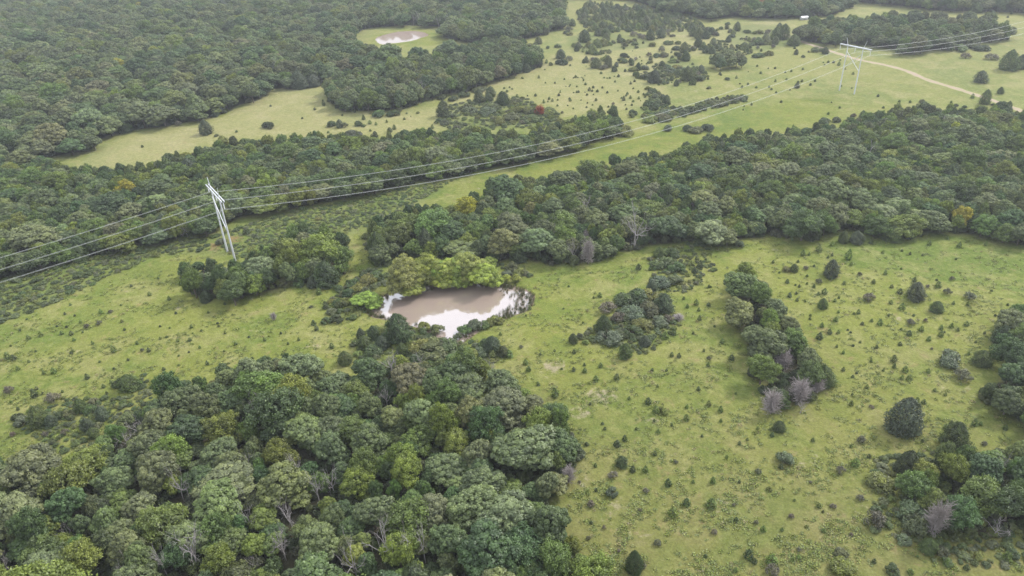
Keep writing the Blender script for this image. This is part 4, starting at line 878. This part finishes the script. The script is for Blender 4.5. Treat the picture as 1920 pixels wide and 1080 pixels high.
# ------------------------------------------------------------------ reeds
def reed_mesh(seed):
    g = np.random.default_rng(seed); V = []; Fq = []
    for i in range(26):
        x, y = g.normal(0, .25, 2); h = g.uniform(.6, 1.5); a = g.uniform(0, 6.28); w = .03; lx, ly = g.normal(0, .12, 2)
        b = len(V); V += [(x - w * math.cos(a), y - w * math.sin(a), 0), (x + w * math.cos(a), y + w * math.sin(a), 0), (x + lx + .01, y + ly, h), (x + lx - .01, y + ly, h)]; Fq.append((b, b + 1, b + 2, b + 3))
    return V, Fq, g.uniform(0, 1, len(Fq))
rs = []
for i in range(2): rs.append(tag(link('reed_clump', mk('reed_clump', reed_mesh(800 + i))), where('Grey-green reed clump standing at the pond', ground(930 + 20 * i, 596 - 12 * i)), 'reeds', 'reeds', 'stuff'))
for i, r in enumerate(rs): r.location = ground(930 + 20 * i, 596 - 12 * i); r['tint'] = [.12, .12, .07]
pts = []
for i in range(900):
    j = int(rng.integers(len(pond_g[0]))); p = pond_g[0][j]; c = pond_g[0].mean(0); d = unit(p - c); q = p + d * rng.normal(-.1, .9)
    px = proj(q)
    wgt = .25 + .75 * (px[0] > 900) + .5 * (px[0] < 730)
    if rng.uniform() > wgt: continue
    if px[0] > 960 and rng.uniform() < .6: q = q - d * rng.uniform(0, 4.5)
    s = rng.uniform(.5, 1.1); c = (.13, .125, .075) if rng.uniform() < .6 else (.09, .12, .04)
    pts.append((q[0], q[1], -.25, s, s, rng.uniform(0, 6), c, int(rng.integers(2))))
instancer('reeds', pts, rs, 'grey-green reeds growing round the rim of the muddy pond', 'reeds')

# ------------------------------------------------------------------ grass tufts of the near pasture
def tuft(seed):
    g = np.random.default_rng(seed); n = 20
    P = np.stack([g.normal(0, .22, n), g.normal(0, .22, n), np.abs(g.normal(.10, .05, n))], 1)
    return (*leaves(P, np.tile([0, 0, 1.0], (n, 1)) + g.normal(0, .35, (n, 3)), .30, .45, .35, g), g.uniform(0, 1, n))
gs = []
for i in range(3):
    o = link('grass_tuft', mk('grass_tuft', tuft(850 + i))); o['tint'] = [.12, .16, .03]; o.location = ground(1150 + 60 * i, 820 + 30 * i)
    tag(o, where('Green tuft of coarse grass in the bottom meadow', np.array(o.location)), 'grass', 'grass tufts', 'stuff'); gs.append(o)
pts = []; G = rng
n = 60000
yy = 82 + 190 * G.uniform(0, 1, n) ** 1.5; xx = G.uniform(-1, 1, n) * (yy * .75 + 25)
q = proj(np.stack([xx, yy, 0 * xx], 1)); ok = (q[:, 0] > -60) & (q[:, 0] < 1980) & (q[:, 1] < 1120) & (q[:, 1] > 420)
for nm, poly, *_ in stands: ok &= ~inpoly(q, poly)
ok &= ~inpoly(q, [(x + 0, y) for x, y in POND])
f = fbm(xx, yy, .35, 5) + .6 * fbm(xx, yy, 1.1, 6); ok &= (f + G.normal(0, .25, n)) > .15
xx, yy = xx[ok], yy[ok]; br_ = fbm(xx, yy, .12, 9)
TC = np.array([(.115, .150, .030), (.140, .165, .035), (.150, .165, .045), (.17, .15, .07), (.105, .14, .035)])
for x, y, b in zip(xx, yy, br_):
    w = np.array([.34, .3, .16 + .1 * max(0, b), .03 + .03 * max(0, b), .14]); c = TC[G.choice(5, p=w / w.sum())] * G.uniform(.8, 1.15); s = G.uniform(.5, 1.3)
    pts.append((x, y, 0, s, s * G.uniform(.7, 1.5), G.uniform(0, 6.28), tuple(c), int(G.integers(3))))
instancer('grass', pts, gs, 'coarse tufts of green and straw coloured grass on the near pasture', 'grass')

# ------------------------------------------------------------------ power line
T1 = (Vector((-91.82, 213.44, 0)), -.9807); T2 = (Vector((175.51, 368.69, 0)), -1.0540)
HP, SP, ARM, INS = 22.6, 4.413, 8.629, 2.6
def pylon(T, label):
    base, az = T
    e = link('power_pylon', None); e.location = base; e.rotation_euler = (0, 0, az); tag(e, label, 'pylon', 'H-frame pylons')
    def prt(n, VF, m, par=e, **k): return link(n, mesh_from(n, VF[0], VF[1], m, smooth=True), par)
    for s in (-1, 1):
        prt('pole', tube([np.array([s * SP, 0, -.5]), np.array([s * SP, 0, 8]), np.array([s * SP, 0, HP + .5])], [.34, .28, .2], 12), M_STEEL)
        prt('peak', tube([np.array([s * SP, 0, HP - .3]), np.array([s * (SP + 1.3), 0, HP + 3.6])], [.13, .07], 8), M_STEEL)
    bm = []
    L = 2 * ARM + .5; w, h = .17, .24
    Vb = np.array([(x, y, z) for x in (-L / 2, L / 2) for y in (-w, w) for z in (-h, h)], float)
    Fb = np.array([(0, 1, 3, 2), (4, 6, 7, 5), (0, 4, 5, 1), (2, 3, 7, 6), (0, 2, 6, 4), (1, 5, 7, 3)])
    for yo in (-.38, .38):
        Vc = Vb.copy(); Vc[:, 1] = Vc[:, 1] * .7 + yo; Vc[:, 2] += HP; bm.append((Vc, Fb))
    VF = merge(bm); link('cross_arm', mesh_from('cross_arm', VF[0], VF[1], M_STEEL), e)
    z1, z2 = HP - 2.6, HP - 11.0
    for s, y in ((1, -.22), (-1, .22)):
        prt('cross_brace', tube([np.array([-s * SP, y, z1]), np.array([s * SP, y, z2])], [.12, .12], 8), M_STEEL)
    for x in (-ARM, 0, ARM):
        pts_ = [np.array([x, 0, HP - .2])]; rad = [.04]
        for k in range(14):
            z = HP - .3 - k * (INS - .45) / 14
            for dz, r in ((0, .05), (.03, .17), (.08, .17), (.11, .05)): pts_.append(np.array([x, 0, z - dz])); rad.append(r)
        pts_.append(np.array([x, 0, HP - INS])); rad.append(.06)
        prt('insulator', tube(pts_, rad, 8), M_INS)
    return e
pylon(T1, 'Near steel H-frame pylon beside the leafy clump and red bare soil')
pylon(T2, 'Far steel H-frame pylon beside the pale dirt road')
def at(T, off, z): d = Vector((math.cos(T[1]), math.sin(T[1]), 0)); return T[0] + d * off + Vector((0, 0, z))
span = T2[0] - T1[0]
names = ['Upper of the three long power lines strung between both pylons', 'Middle of the three long power lines strung between both pylons', 'Lower of the three long power lines strung between both pylons']
for k, off in enumerate((-ARM, 0, ARM)):
    A, B = at(T1, off, HP - INS), at(T2, off, HP - INS); path = []
    A0, B0 = A - span, B + span
    for P, Q, sag in ((A0, A, 8.5), (A, B, 11.3), (B, B0, 9.0)):
        for i in range(40):
            t = i / 40; p = P.lerp(Q, t) - Vector((0, 0, 4 * sag * t * (1 - t))); path.append(np.array(p))
    path.append(np.array(B0)); dirv = np.array(Vector((span.y, -span.x, 0)).normalized())
    e = link('power_line', None); tag(e, names[k], 'power line', 'power lines')
    for s in (-1, 1):
        link('conductor', mesh_from('conductor', *tube([p + dirv * s * .23 for p in path], [.029] * len(path), 5), M_WIRE, smooth=True), e)
    sp = [tube([path[i] - dirv * .23, path[i] + dirv * .23], [.05, .05], 4) for i in range(5, len(path) - 1, 10)]
    link('spacer', mesh_from('spacer', *merge(sp), M_WIRE), e)

# ------------------------------------------------------------------ white shed roof far away
P = ground(1507, 37)
e = link('white_shed', None); e.location = P; e.rotation_euler = (0, 0, .25); tag(e, 'tiny white metal shed on bare earth beside the far grove', 'shed')
M_WHITE = simple('white_metal', (.8, .8, .8), .5, 0, .05); M_WALLM = simple('grey_metal', (.45, .45, .45), .6, 0, .1)
def box(x0, x1, y0, y1, z0, z1):
    V = np.array([(x, y, z) for x in (x0, x1) for y in (y0, y1) for z in (z0, z1)], float)
    return V, np.array([(0, 1, 3, 2), (4, 6, 7, 5), (0, 4, 5, 1), (2, 3, 7, 6), (0, 2, 6, 4), (1, 5, 7, 3)])
link('wall', mesh_from('wall', *box(-2.6, 2.6, -1.3, 1.3, 0, 1.9), M_WALLM), e)
Vr = np.array([(-2.9, -1.6, 1.92), (2.9, -1.6, 1.92), (2.9, 0, 2.6), (-2.9, 0, 2.6), (-2.9, 1.6, 1.92), (2.9, 1.6, 1.92)], float)
link('roof', mesh_from('roof', Vr, np.array([(0, 1, 2, 3), (3, 2, 5, 4)]), M_WHITE), e)

# ------------------------------------------------------------------ haze
hm, t, o = mat('haze'); pv = N(t, 'ShaderNodeVolumePrincipled'); pv.inputs['Density'].default_value = HAZE; pv.inputs['Color'].default_value = (.88, .93, 1, 1); pv.inputs['Anisotropy'].default_value = .3
t.links.new(pv.outputs[0], o.inputs['Volume'])
V, F = box(-6500, 6500, -6500, 6500, -4, 113)
hz = link('haze', mesh_from('haze', V, F, hm)); tag(hz, 'thin pale summer haze lying over the whole landscape', None, None, 'stuff')
